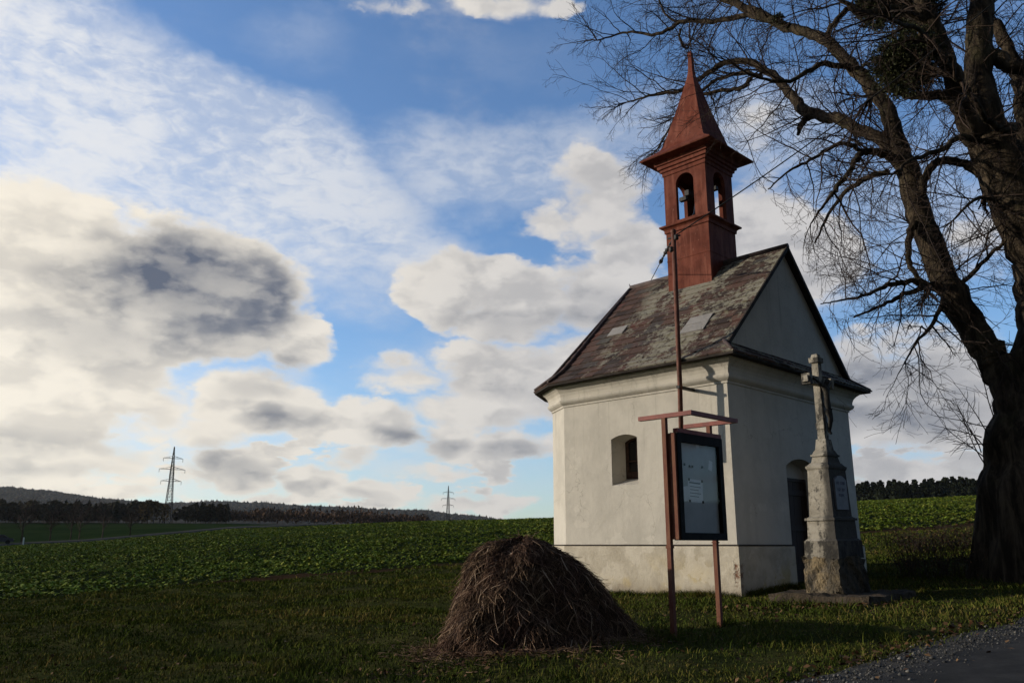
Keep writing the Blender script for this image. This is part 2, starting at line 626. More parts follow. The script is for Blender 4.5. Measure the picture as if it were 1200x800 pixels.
def plaster_fn(base, stain, low):
    def fn(n):
        co = n.obj()
        x, y, z = n.sep(co)
        f = n.noise(co, 1.6, 7, .62)
        col = n.mix(n.step(f, .38, .66), base, tuple(c * .86 for c in base))
        streak = n.noise(n.mapping(co, (5, 5, .5)), 1.0, 5, .6)
        col = n.mix(n.m('MULTIPLY', n.step(streak, .52, .74), .38), col, stain)
        damp = n.m('MULTIPLY', n.step(n.m('ADD', z, n.m('MULTIPLY', n.noise(co, 3, 6, .65), .75)), .95, .2), .75)
        col = n.mix(damp, col, low)
        spots = n.step(n.noise(co, 5.5, 7, .7), .66, .74)
        col = n.mix(n.m('MULTIPLY', spots, .45), col, tuple(min(1, c * 1.22) for c in base))
        mend = n.step(n.m('ADD', n.noise(n.mapping(co, (1, 1, 1.4)), 1.3, 4, .55), n.m('MULTIPLY', z, -.03)), .585, .597)
        col = n.mix(n.m('MULTIPLY', mend, .40), col, tuple(min(1, c * 1.16) for c in base))
        vor = n.new('ShaderNodeTexVoronoi', feature='DISTANCE_TO_EDGE')
        vor.inputs['Scale'].default_value = 1.1
        n.put(vor.inputs['Vector'], n.v('ADD', co, n.scale(n.noise(co, 4, 6, .65, col=True), .5)))
        crack = n.m('MULTIPLY', n.step(vor.outputs['Distance'], .007, .001), n.step(n.noise(co, .9, 3, .5), .5, .6))
        col = n.mix(n.m('MULTIPLY', crack, .6), col, (.16, .14, .11))
        run = n.m('MULTIPLY', n.step(n.noise(n.mapping(co, (11, 11, .35)), 1.0, 4, .6), .56, .72), n.step(z, 1.6, 3.6))
        col = n.mix(n.m('MULTIPLY', run, .42), col, (.25, .23, .19))
        grit = n.m('ADD', n.m('MULTIPLY', n.noise(co, 55, 4, .6), .35), n.noise(co, 7, 5, .6))
        return col, grit
    return fn


material('plaster', plaster_fn((.525, .490, .425), (.40, .372, .32), (.42, .375, .275)), .93, .15, (.45, .02))


def plinth_fn(n):
    co = n.obj()
    x, y, z = n.sep(co)
    col = n.mix(n.step(n.noise(co, 3, 7, .65), .36, .64), (.52, .47, .38), (.40, .355, .28))
    yel = n.m('MULTIPLY', n.step(n.noise(co, 1.1, 5, .6), .48, .66), n.step(z, .75, .1))
    col = n.mix(n.m('MULTIPLY', yel, .7), col, (.47, .36, .15))
    mend = n.step(n.noise(co, 1.8, 5, .6), .56, .575)
    col = n.mix(n.m('MULTIPLY', mend, .45), col, (.60, .55, .46))
    dirt = n.step(n.m('ADD', z, n.m('MULTIPLY', n.noise(co, 6, 6, .7), .55)), .50, .18)
    col = n.mix(n.m('MULTIPLY', dirt, .7), col, (.16, .12, .08))
    # flaked plaster and bare brick along the corner by the board
    d = n.v('LENGTH', n.comb(x, y, n.m('MULTIPLY', n.m('SUBTRACT', z, .35), .32)))
    flake = n.step(n.m('ADD', d, n.m('MULTIPLY', n.noise(co, 9, 6, .7), .30)), .245, .17)
    col = n.mix(flake, col, (.17, .085, .055))
    return col, n.m('SUBTRACT', n.m('ADD', n.m('MULTIPLY', n.noise(co, 50, 4, .6), .3), n.noise(co, 6, 6, .65)), n.m('MULTIPLY', flake, .8))


material('plinth', plinth_fn, .95, .1, (.6, .03))


def slate_fn(n):
    co = n.obj()
    x, y, z = n.sep(co)
    rn = n.attr('rnd')
    col = n.ramp(rn, [(0, (.032, .022, .019)), (.35, (.066, .041, .033)), (.7, (.105, .058, .044)), (.985, (.055, .050, .047)), (.99, (.30, .285, .27)), (1, (.30, .285, .27))])
    patch = n.step(n.m('ADD', rn, 0.0), .9865, .9875)
    red = n.step(n.noise(co, 1.7, 5, .6), .52, .66)
    col2 = n.mix(n.m('MULTIPLY', red, .55), col, (.15, .058, .044))
    lich = n.noise(n.mapping(co, (1.0, 1.0, 1.0)), 1.05, 7, .68)
    lich2 = n.noise(co, 14, 6, .75)
    near = n.step(y, 3.5, 2.5)
    lm = n.m('MULTIPLY', n.step(n.m('ADD', n.m('MULTIPLY', lich, .62), n.m('MULTIPLY', n.noise(co, 9, 8, .78), .66)), .622, .675), near)
    lcol = n.mix(n.noise(co, 20, 4, .7), (.19, .18, .135), (.37, .35, .275))
    lcol = n.mix(n.m('MULTIPLY', n.step(n.noise(co, 3, 4, .6), .58, .7), .5), lcol, (.16, .14, .055))
    col2 = n.mix(n.m('MULTIPLY', lm, .82), col2, lcol)
    return n.mix(patch, col2, col), n.m('ADD', n.noise(co, 30, 5, .7), n.m('MULTIPLY', lm, .8))


material('slate', slate_fn, .85, .25, (.6, .02))
material('roof_board', two((.022, .018, .016), (.045, .036, .030), 6), .85, .2, (.4, .01))
material('ridge_metal', two((.040, .030, .028), (.085, .055, .048), 5), .7, .3, (.4, .01))


def red_metal_fn(n):
    co = n.obj()
    x, y, z = n.sep(co)
    f = n.noise(co, 2.4, 6, .65)
    col = n.mix(n.step(f, .35, .66), (.095, .022, .012), (.160, .043, .025))
    fade = n.step(n.noise(co, 1.1, 5, .6), .48, .62)
    col = n.mix(n.m('MULTIPLY', fade, .32), col, (.205, .075, .052))
    peel = n.step(n.noise(n.mapping(co, (1, 1, .6)), 13, 7, .75), .62, .66)
    col = n.mix(n.m('MULTIPLY', peel, .6), col, (.26, .13, .10))
    streak = n.noise(n.mapping(co, (9, 9, .8)), 1.0, 5, .6)
    col = n.mix(n.m('MULTIPLY', n.step(streak, .46, .68), .62), col, (.25, .088, .058))
    col = n.mix(n.m('MULTIPLY', n.step(n.noise(n.mapping(co, (1, 1, .5)), 6, 8, .75), .54, .68), .7), col, (.060, .018, .013))
    return col, n.m('ADD', n.noise(co, 5, 4, .6), n.m('MULTIPLY', n.noise(co, 1.2, 2, .5), 1.5))


material('red_metal', red_metal_fn, .75, .12, (.35, .02))
material('red_paint', two((.15, .026, .018), (.22, .045, .028), 9), .6, .35, (.3, .004))
material('rusty_paint', lambda n: (n.mix(n.step(n.noise(n.mapping(n.obj(), (1, 1, .35)), 9, 6, .65), .4, .62), (.125, .034, .019), (.17, .068, .034)), n.noise(n.obj(), 40, 4, .6)), .75, .3, (.4, .003))
material('rust_pole', two((.085, .034, .022), (.16, .062, .040), 7), .75, .3, (.4, .004))
material('dark_frame', two((.008, .007, .006), (.016, .013, .011), 12), .75, .12, (.3, .004))
material('iron', two((.014, .013, .013), (.030, .026, .024), 20), .65, .4, (.3, .002))
material('board_back', two((.44, .455, .455), (.52, .53, .53), 2.5), .8, .3, (.1, .002))
material('paper', two((.78, .78, .80), (.84, .84, .85), 8), .9, .2, (.1, .001))
material('ink', lambda n: (.10, .11, .14), .8, .2)
material('door_wood', lambda n: (n.mix(n.noise(n.mapping(n.obj(), (14, 14, .8)), 1, 6, .65), (.020, .011, .007), (.052, .027, .016)), n.noise(n.mapping(n.obj(), (30, 30, 1)), 1, 5, .6)), .7, .3, (.5, .006))
material('window_wood', two((.045, .026, .018), (.080, .048, .034), 12), .8, .2, (.3, .004))
material('bronze', two((.030, .026, .018), (.060, .050, .030), 8), .5, .5, (.2, .004))


def stone_fn(c1, c2, dark, amount, front=.0):
    def fn(n):
        co = n.obj()
        col = n.mix(n.step(n.noise(co, 5, 7, .65), .36, .64), c1, c2)
        grime = n.step(n.m('ADD', n.m('MULTIPLY', n.noise(n.mapping(co, (3.5, 3.5, 1.3)), 1.0, 7, .7), .8), n.m('MULTIPLY', n.noise(co, 16, 5, .7), .3)), amount, amount + .09)
        col = n.mix(n.m('MULTIPLY', grime, .88), col, dark)
        # black crust on the inscribed side and along the arrises
        yy = n.sep(co)[1]
        crust = n.step(n.m('ADD', yy, n.m('MULTIPLY', n.noise(n.mapping(co, (4, 4, 2)), 1.0, 7, .7), .18)), .06, -.03)
        col = n.mix(n.m('MULTIPLY', crust, front), col, dark)
        return col, n.m('ADD', n.noise(co, 30, 5, .65), n.noise(co, 7, 4, .6))
    return fn


material('sandstone', stone_fn((.38, .345, .285), (.26, .235, .19), (.036, .034, .032), .535, .90), .92, .15, (.6, .015))
material('sandstone_grimy', stone_fn((.30, .27, .22), (.21, .19, .15), (.030, .028, .026), .485, .85), .92, .15, (.7, .02))
material('rough_stone', stone_fn((.25, .19, .11), (.13, .11, .085), (.045, .042, .036), .55, .6), .95, .1, (1, .05))
material('slab_stone', stone_fn((.085, .065, .045), (.055, .045, .034), (.025, .022, .018), .56), .95, .1, (.7, .03))
material('plaque', two((.13, .13, .145), (.18, .18, .195), 5), .55, .4, (.1, .002))


def bark_fn(n):
    co = n.obj()
    ridg = n.noise(n.mapping(co, (7, 7, 1.1)), 1.0, 7, .7, .4)
    col = n.mix(n.step(ridg, .38, .66), (0.0189, 0.0142, 0.0103), (0.0920, 0.0708, 0.0483))
    moss = n.step(n.noise(co, .9, 5, .6), .5, .68)
    col = n.mix(n.m('MULTIPLY', moss, .45), col, (0.0590, 0.0566, 0.0253))
    return col, n.m('ADD', ridg, n.m('MULTIPLY', n.noise(co, 2.2, 4, .6), .8))


material('bark', bark_fn, .95, .1, (1, .07))
material('twig', lambda n: n.ramp(n.attr('rnd'), [(0, (.020, .014, .011)), (1, (.055, .036, .027))]), .85, .2)
material('mistletoe', lambda n: n.ramp(n.attr('rnd'), [(0, (.022, .027, .010)), (1, (.075, .080, .028))]), .7, .25)
material('hay', lambda n: (n.mix(n.noise(n.obj(), 9, 6, .7), (.018, .011, .008), (.060, .036, .026)), n.noise(n.obj(), 40, 5, .7)), .95, .1, (1, .05))
material('straw', lambda n: n.mix(n.step(n.noise(n.obj(), 2.6, 4, .6), .35, .68), n.ramp(n.attr('rnd'), [(0, (0.0370, 0.0186, 0.0126)), (.6, (0.1386, 0.0744, 0.0483)), (.9, (0.2640, 0.1612, 0.1092)), (1, (0.5544, 0.4092, 0.2875))]),
                                   n.ramp(n.attr('rnd'), [(0, (0.0343, 0.0174, 0.0115)), (.6, (0.1650, 0.1042, 0.0609)), (.9, (0.2904, 0.1922, 0.1150)), (1, (0.6336, 0.4712, 0.3220))])), .8, .2)
material('conifer', lambda n: n.ramp(n.attr('rnd'), [(0, (.009, .013, .008)), (1, (.028, .036, .018))]), .9, .1)
material('broadleaf', lambda n: n.ramp(n.attr('rnd'), [(0, (.020, .022, .012)), (1, (.050, .044, .022))]), .9, .1)
material('birch', lambda n: n.ramp(n.attr('rnd'), [(0, (.055, .040, .016)), (1, (.15, .10, .035))]), .9, .1)
material('scrub', lambda n: n.ramp(n.attr('rnd'), [(0, (.040, .028, .018)), (.6, (.10, .058, .036)), (1, (.17, .10, .056))]), .9, .1)
material('hill', lambda n: (n.mix(n.step(n.noise(n.obj(), .0045, 7, .65), .40, .60), (.012, .017, .016), (.034, .030, .024)), n.noise(n.obj(), .02, 6, .7)), 1, 0, (1, 15))
material('hill_wood', lambda n: n.ramp(n.attr('rnd'), [(0, (.012, .017, .014)), (.7, (.026, .027, .020)), (1, (.060, .042, .028))]), .95, .05)
material('steel', lambda n: (.014, .014, .015), .8, .1)
material('car_paint', lambda n: (.014, .022, .045), .3, .6)
material('rubber', lambda n: (.012, .012, .012), .9, .2)
material('lamp_glass', lambda n: (.5, .5, .48), .2, .6)
material('white_paint', lambda n: (.75, .75, .73), .6, .3)
material('cable', lambda n: (.02, .02, .02), .7, .3)


def glass_mat(name, tint, ior=1.45):
    m = bpy.data.materials.new(name)
    m.use_nodes = True
    m.node_tree.nodes.clear()
    q = N(m.node_tree)
    out = q.new('ShaderNodeOutputMaterial')
    tr = q.new('ShaderNodeBsdfTransparent')
    tr.inputs[0].default_value = (*tint, 1)
    gl = q.new('ShaderNodeBsdfGlossy')
    gl.inputs['Roughness'].default_value = .04
    fr = q.new('ShaderNodeFresnel')
    fr.inputs[0].default_value = ior
    mx = q.new('ShaderNodeMixShader')
    m.node_tree.links.new(fr.outputs[0], mx.inputs[0])
    m.node_tree.links.new(tr.outputs[0], mx.inputs[1])
    m.node_tree.links.new(gl.outputs[0], mx.inputs[2])
    m.node_tree.links.new(mx.outputs[0], out.inputs[0])
    MATS[name] = m


glass_mat('glass', (.95, .96, .96), 1.22)
material('dark_pane', lambda n: (.010, .011, .013), .12, .5)
M_ = MATS

# ------------------------------------------------------------------ ground sheet, hills, roads
rs = [0.0]
r_ = 1.2
while r_ < 4700:
    rs.append(r_)
    r_ *= 1.022 if r_ < 42 else 1.075
rs.append(4750)
azs = np.radians(np.concatenate([np.arange(-40, 40, .5), np.arange(40, 320, 2.0)]))
V = [(0, 0, h(0, 0.0001))]
for r_ in rs[1:]:
    xx, yy = r_ * np.sin(azs), r_ * np.cos(azs)
    V.extend(zip(xx, yy, H(xx, yy)))
na = len(azs)
F = []
T3 = [(0, 1 + (k + 1) % na, 1 + k) for k in range(na)]
for i in range(len(rs) - 2):
    a0, b0 = 1 + i * na, 1 + (i + 1) * na
    for k in range(na):
        k2 = (k + 1) % na
        F.append((a0 + k, a0 + k2, b0 + k2, b0 + k))
me = bpy.data.meshes.new('ground')
me.from_pydata([tuple(map(float, p)) for p in V], [], T3 + F)
me.materials.append(M_['ground'])
ground = tag(link('ground', me, None, True), 'green field and grass verge rising gently to the horizon', 'ground', None, 'structure')
# faces must look up
bm = bmesh.new()
bm.from_mesh(me)
bmesh.ops.recalc_face_normals(bm, faces=bm.faces)
if sum(f.normal.z for f in bm.faces) < 0:
    bmesh.ops.reverse_faces(bm, faces=bm.faces)
bm.to_mesh(me)
bm.free()

# wooded hills along the left skyline, about three kilometres off
HS = [(-250, 566), (-120, 566), (0, 571), (60, 577), (110, 584), (150, 588), (200, 590), (250, 589), (300, 590), (350, 593), (400, 595), (450, 598), (500, 599), (540, 604), (585, 609), (640, 616), (720, 626)]
hx = np.arange(-250, 721, 2.0)
hy = np.interp(hx, [p[0] for p in HS], [p[1] for p in HS])
RH = 3200
vs, prof = [], [(-1900, 0.0), (-1300, .22), (-700, .62), (-250, .92), (0, 1.0), (500, .9), (1600, .2)]
hrnd = np.convolve(rng.normal(size=len(hx) + 8), np.ones(9) / 9, 'valid')
for x, y, nz in zip(hx, hy, hrnd):
    d = ray(float(x), float(y))
    s = d.z / math.hypot(d.x, d.y)
    a = math.atan2(d.x, d.y)
    top = EYE + s * RH + nz * 3.0 - 4
    for dr, k in prof:
        R0 = RH + dr
        base0 = h(R0 * math.sin(a), R0 * math.cos(a)) - 6
        vs.append((R0 * math.sin(a), R0 * math.cos(a), base0 + (top - base0) * k if top > base0 else base0))
kk = len(prof)
fs = [(i * kk + j, (i + 1) * kk + j, (i + 1) * kk + j + 1, i * kk + j + 1) for i in range(len(hx) - 1) for j in range(kk - 1)]
me = bpy.data.meshes.new('hills')
me.from_pydata(vs, [], [f[::-1] for f in fs])
me.materials.append(M_['hill'])
tag(link('hills', me, None, True), 'long dark wooded hills along the left skyline', 'hills', None, 'structure')
# forest standing on the hills: ragged clumps that give the ridge its tooth
cl, fcl, rc = [], [], []
hv = np.array(vs).reshape(len(hx), kk, 3)
for _ in range(9000):
    i = random.randrange(len(hx) - 1)
    j = random.choice((1, 2, 2, 3, 3, 3))
    t = random.random()
    if random.random() < .3:
        j, t = 3, .8 + .2 * random.random()
    p = hv[i, j] * (1 - t) + hv[i, j + 1] * t
    if math.sin(p[0] * .011 + p[1] * .004) + math.sin(p[1] * .013 - p[0] * .006) < -1.0:
        continue
    w_, hh = random.uniform(4, 9), random.uniform(4, 10) * (1.0 if random.random() < .9 else 1.5)
    o = len(cl)
    a = random.random() * 6.28
    for k in range(4):
        cl.append((p[0] + w_ * math.cos(a + k * 1.57), p[1] + w_ * math.sin(a + k * 1.57), p[2] + hh * .25))
    cl.append((p[0], p[1], p[2] + hh))
    cl.append((p[0], p[1], p[2] - 3))
    q = random.random()
    for k in range(4):
        fcl.append((o + k, o + (k + 1) % 4, o + 4))
        fcl.append((o + (k + 1) % 4, o + k, o + 5))
        rc += [q, q]
tag(array_mesh('hill_forest', cl, fcl, M_['hill_wood'], rnd=rc), 'dark far-off forest covering the hills on the left', 'forest', None, 'stuff')

# lane at the lower right with its gravel shoulder

def lane(off, t, wob=0):
    p = P0 + DR * t + NR * (off + wob)
    return Vector((p.x, p.y, h(p.x, p.y)))


def strip(name, offs, lift, mat, label, cat, wobble=0.0):
    ts = np.linspace(-22, 32, 181)
    vs = []
    for t in ts:
        w0 = wobble * (math.sin(t * 2.1) + math.sin(t * 5.3 + 1) * .6 + math.sin(t * 11.7) * .4)
        for i, o in enumerate(offs):
            p = lane(o, float(t), w0 if i == 0 else 0)
            p.z += lift
            vs.append(p)
    k = len(offs)
    fs = [(i * k + j, (i + 1) * k + j, (i + 1) * k + j + 1, i * k + j + 1)[::-1] for i in range(len(ts) - 1) for j in range(k - 1)]
    me = bpy.data.meshes.new(name)
    me.from_pydata([tuple(p) for p in vs], [], fs)
    me.materials.append(mat)
    return tag(link(name, me), label, cat, None, 'structure')


strip('gravel_shoulder', [-.42, .25], .008, M_['gravel'], 'loose grey gravel shoulder edging the lane', 'gravel', .05)
strip('lane', [.0, 1.6, 3.4], .016, M_['asphalt'], 'dark asphalt lane at the lower right corner', 'road', .05)

# road across the far left edge of the field, on a low bank
rp = []
for px in range(-200, 400, 12):
    a = math.atan2(ray(px, 630).x, ray(px, 630).y)
    rp.append((a, 150 + 8 * sstep(px, 200, 400)))
vs, fs = [], []
for a, R0 in rp:
    for dr, dzz in ((-1.8, -.35), (0, .42), (6.5, .62), (9, -.4)):
        R1 = R0 + dr
        x, y = R1 * math.sin(a), R1 * math.cos(a)
        vs.append((x, y, h(x, y) + dzz))
fs = [(i * 4 + j, (i + 1) * 4 + j, (i + 1) * 4 + j + 1, i * 4 + j + 1)[::-1] for i in range(len(rp) - 1) for j in range(3)]
me = bpy.data.meshes.new('country_road')
me.from_pydata(vs, [], fs)
material('road_far', two((.060, .060, .054), (.085, .082, .074), .6), 1, 0, (.2, .01))
me.materials.append(M_['road_far'])
tag(link('country_road', me), 'pale country road across the far end of the field', 'road', None, 'structure')

# ------------------------------------------------------------------ chapel
TH = math.atan2(.69966, .71447)
A = Vector((3.675, 13.908, 0))
A.z = 0.0
chapel = tag(empty('chapel', A, TH), 'small whitewashed wayside chapel with steep slate roof and red bell turret', 'chapel')
CW, CL = 4.72, 3.75
FOOT = [(0, 0), (CW, 0), (CW, CL), (CW - .39, CL + .675), (CW - 1.065, CL + 1.065), (1.065, CL + 1.065), (.39, CL + .675), (0, CL)]


def offset_poly(poly, d, closed=True):
    """outward offset of a CCW polygon, or of an open path with the outside on its right"""
    out, k = [], len(poly)
    for i in range(k):
        p = Vector(poly[i])
        a = Vector(poly[i - 1]) if (closed or i > 0) else None
        b = Vector(poly[(i + 1) % k]) if (closed or i < k - 1) else None
        n1 = n2 = None
        if a is not None:
            e = (p - a).normalized()
            n1 = Vector((e.y, -e.x))
        if b is not None:
            e = (b - p).normalized()
            n2 = Vector((e.y, -e.x))
        if n1 is None:
            out.append(p + n2 * d)
        elif n2 is None:
            out.append(p + n1 * d)
        else:
            bis = (n1 + n2).normalized()
            out.append(p + bis * (d / bis.dot(n1)))
    return out


def sweep(mb, poly, prof, closed=True):
    rings = []
    for d, z in prof:
        rings.append([(p.x, p.y, z) for p in offset_poly(poly, d, closed)])
    k = len(poly)
    vs = [p for r in rings for p in r]
    fs = []
    for i in range(len(prof) - 1):
        for j in range(k if closed else k - 1):
            j2 = (j + 1) % k
            fs.append((i * k + j, i * k + j2, (i + 1) * k + j2, (i + 1) * k + j))
    if not closed:
        fs.append(tuple(i * k for i in range(len(prof))))
        fs.append(tuple(i * k + k - 1 for i in range(len(prof)))[::-1])
    mb.add(vs, fs)


def panel(mb, o, ux, uz, nrm, outer, holes=(), mi=0):
    """flat face with holes; outer and holes are 2-D loops"""
    loops = [[Vector((p[0], p[1], 0)) for p in outer]] + [[Vector((p[0], p[1], 0)) for p in q] for q in holes]
    tri = tessellate_polygon(loops)
    pts = [p for l in loops for p in l]
    vs = [Vector(o) + Vector(ux) * p.x + Vector(uz) * p.y for p in pts]
    fs = []
    for t in tri:
        a, b, c = (vs[i] for i in t)
        nn = (b - a).cross(c - a)
        if nn.length < 1e-9:
            continue
        fs.append(tuple(t) if nn.dot(Vector(nrm)) > 0 else tuple(t)[::-1])
    mb.add(vs, fs, None, mi)


def arch(x0, x1, z0, zs, rise, seg=10):
    """opening outline: rectangle with a segmental (or half-round) head"""
    pts = [(x0, z0), (x1, z0)]
    hw = (x1 - x0) / 2
    R0 = (hw * hw + rise * rise) / (2 * rise)
    cx, cz = (x0 + x1) / 2, zs + rise - R0
    a0 = math.asin(min(1, hw / R0))
    for i in range(seg + 1):
        a = a0 - 2 * a0 * i / seg
        pts.append((cx + R0 * math.sin(a), cz + R0 * math.cos(a)))
    return pts


def bridge(mb, A_, B_, mi=0):
    k = len(A_)
    mb.add(list(A_) + list(B_), [(i, (i + 1) % k, k + (i + 1) % k, k + i) for i in range(k)], None, mi)


ZT = 3.93
wall = MB()
for i in range(8):
    a, b = Vector((*FOOT[i], 0)), Vector((*FOOT[(i + 1) % 8], 0))
    e = (b - a)
    L = e.length
    e.normalize()
    nrm = Vector((e.y, -e.x, 0))
    holes = []
    if i == 0:
        holes = [arch(1.85, 3.05, -.3, 2.20, .16)]
    if i == 7:
        # this wall runs from y=CL down to y=0
        holes = [arch(CL - 2.56, CL - 1.95, 1.88, 2.74, .07)]
    panel(wall, a, e, (0, 0, 1), nrm, [(0, -.7), (L, -.7), (L, ZT), (0, ZT)] if i else [(0, -.7), (1.85, -.7), (L, -.7), (L, ZT), (0, ZT)], holes)
    if holes:
        hl = holes[0]
        depth = .42 if i == 7 else .30
        cx = sum(p[0] for p in hl[:2]) / 2
        outer = [a + e * p[0] + Vector((0, 0, p[1])) for p in hl]
        inner = []
        for p in hl:
            px_ = cx + (p[0] - cx) * (.84 if i == 7 else .95)
            pz_ = p[1] + (.14 if (i == 7 and p[1] < 2) else 0) - (.03 if p[1] > 2 else 0)
            inner.append(a + e * px_ + Vector((0, 0, pz_)) - nrm * depth)
        bridge(wall, outer, inner)
        if i == 7:
            win_in, win_n, win_e = inner, nrm, e
        else:
            door_in, door_n, door_e = inner, nrm, e
wall.build('wall', M_['plaster'], chapel)

# plinth with its ledge, broken at the doorway
pl = MB()
path = [(3.05, 0), (CW, 0)] + FOOT[2:] + [(0, 0), (1.85, 0)]
sweep(pl, path, [(.0, -.7), (.055, -.7), (.050, .755), (.040, .780), (.0, .781)], closed=False)
o_ = pl.build('plinth', M_['plinth'], chapel)
dc = MB()  # dark ledge strip standing in for the shadow groove above the plinth
sweep(dc, path, [(.0, .784), (.058, .784), (.060, .796), (.0, .806)], closed=False)
dc.build('plinth_shadow_strip', M_['roof_board'], chapel)
# cornice
cr = MB()
sweep(cr, FOOT, [(.0, 3.49), (.020, 3.49), (.024, 3.525), (.045, 3.535), (.085, 3.57), (.10, 3.60), (.10, 3.63), (.075, 3.645), (.080, 3.70), (.10, 3.76), (.145, 3.82), (.19, 3.855), (.205, 3.87), (.215, 3.925), (.0, 3.93)])
cr.build('cornice', M_['plaster'], chapel)

# roof: kicked eaves all round, steep main planes, three-sided hip at the back
RZ, RX, RY0, RY1 = 6.55, 2.44, -.07, 3.80
EO, EZ, KO, KZ = .36, 3.94, -.02, 4.22
eave = [Vector((p.x, p.y, EZ)) for p in offset_poly(FOOT, EO)]
kick = [Vector((p.x, p.y, KZ)) for p in offset_poly(FOOT, KO)]
RF, RB = Vector((RX, RY0, RZ)), Vector((RX, RY1, RZ))
kfl, kfr = Vector((kick[0].x, RY0, KZ)), Vector((kick[1].x, RY0, KZ))
facets = []
for i in range(8):
    j = (i + 1) % 8
    facets.append((eave[i], eave[j], [eave[i], eave[j], kick[j], kick[i]]))
facets.append((kick[1], kick[2], [kfr, kick[2], RB, RF]))
facets.append((kick[7], kick[0], [kick[7], kfl, RF, RB]))
for i in range(2, 7):
    facets.append((kick[i], kick[i + 1], [kick[i], kick[i + 1], RB]))
roof = MB()
slates = MB()


def clip(poly, a, nrm):
    out = []
    for i in range(len(poly)):
        p, q = poly[i], poly[(i + 1) % len(poly)]
        dp, dq = (p - a).dot(nrm), (q - a).dot(nrm)
        if dp >= 0:
            out.append(p)
        if (dp > 0) != (dq > 0) and abs(dp - dq) > 1e-9:
            out.append(p + (q - p) * (dp / (dp - dq)))
    return out


PATCHES = [(1.15, .93), (1.45, .93)]
for fi, (ea, eb, poly) in enumerate(facets):
    e = (eb - ea).normalized()
    nrm = (poly[1] - poly[0]).cross(poly[2] - poly[0]).normalized()
    if nrm.z < 0:
        nrm = -nrm
    up = nrm.cross(e)
    if up.z < 0:
        up = -up
    roof.add([p - nrm * .035 for p in poly], [tuple(range(len(poly)))])
    roof.add([p - nrm * .004 for p in poly], [tuple(range(len(poly)))])
    us = [(p - ea).dot(e) for p in poly]
    vs_ = [(p - ea).dot(up) for p in poly]
    rowh, wid = .225, .30
    row = 0
    vpos = -.02
    steps = [((poly[k] + Vector((0, 0, 0))), nrm.cross(poly[(k + 1) % len(poly)] - poly[k])) for k in range(len(poly))]
    cen = sum(poly, Vector()) / len(poly)
    steps = [(p, s.normalized() if (cen - p).dot(s) > 0 else -s.normalized()) for p, s in steps]
    while vpos < max(vs_):
        u = min(us) - random.random() * wid
        while u < max(us):
            ww = wid * random.uniform(.85, 1.15)
            jit = random.uniform(-.012, .012)
            tilt = random.uniform(0, .010)
            rnd = random.random() * .98
            if fi == 9:
                # replaced pale slates
                uc, vc = u + ww / 2, vpos + rowh / 2
            q = [ea + e * u + up * (vpos + jit), ea + e * (u + ww - .006) + up * (vpos + jit), ea + e * (u + ww - .006) + up * (vpos + rowh * 1.12), ea + e * u + up * (vpos + rowh * 1.12)]
            lift = [.020 + tilt, .020 + random.uniform(0, .010), .006, .006]
            c = [p.copy() for p in q]
            for a_, s_ in steps:
                c = clip(c, a_ - s_ * .02, s_)
                if len(c) < 3:
                    break
            if len(c) >= 3:
                # height by distance up the slate
                top = []
                for p in c:
                    t = max(0, min(1, ((p - ea).dot(up) - vpos - jit) / (rowh * 1.12)))
                    top.append(p + nrm * ((.020 + tilt) * (1 - t) + .006 * t + row * 0))
                bot = [p - nrm * .003 for p in c]
                k = len(c)
                slates.add(top + bot, [tuple(range(k))] + [(i2, k + i2, k + (i2 + 1) % k, (i2 + 1) % k) for i2 in range(k)], rnd)
            u += ww
        vpos += rowh
        row += 1
# pale replacement slates on the visible slope, lying over the old ones
ea, eb, poly = facets[9]
e = (eb - ea).normalized()
nrm = (poly[1] - poly[0]).cross(poly[2] - poly[0]).normalized()
if nrm.z < 0:
    nrm = -nrm
up = nrm.cross(e)
if up.z < 0:
    up = -up
for (yc, vc, su, sv) in ((.93, .98, .50, .27), (.93, .70, .52, .27), (3.05, 1.28, .40, .30)):
    c0 = ea + e * (CL - .0 - yc) + up * vc
    q = [c0 - e * su / 2 - up * sv / 2, c0 + e * su / 2 - up * sv / 2, c0 + e * su / 2 + up * sv / 2, c0 - e * su / 2 + up * sv / 2]
    slates.add([p + nrm * .040 for p in q] + [p + nrm * .012 for p in q], [(0, 1, 2, 3), (0, 4, 5, 1), (1, 5, 6, 2), (2, 6, 7, 3), (3, 7, 4, 0)], 1.0)
roofo = roof.build('roof', M_['roof_board'], chapel)
slo = slates.build('slate_covering', M_['slate'], roofo)
# eaves edge and soffit
so_ = MB()
sweep(so_, FOOT, [(.20, 3.90), (EO - .02, EZ - .045), (EO + .004, EZ - .045), (EO + .004, EZ - .004)])
so_.build('eaves_board', M_['roof_board'], roofo)
rg = MB()
rg.tube([RF + Vector((0, -.03, .015)), RB + Vector((0, 0, .015))], .065, 8)
rg.build('ridge_cap', M_['ridge_metal'], roofo, True)
for i in (2, 3, 4, 5, 6, 7):
    rg = MB()
    rg.tube([RB + (kick[i] - RB).normalized() * .05 + Vector((0, 0, .0)), kick[i] + Vector((0, 0, .035)), eave[i] + Vector((0, 0, .03))], [.055, .05, .045], 7)
    rg.build('hip_cap', M_['ridge_metal'], roofo, True)
for i in (0, 1):
    rg = MB()
    rg.tube([kick[i] + Vector((0, 0, .02)), eave[i] + Vector((0, 0, .02))], .035, 6)
    rg.build('hip_cap', M_['ridge_metal'], roofo, True)
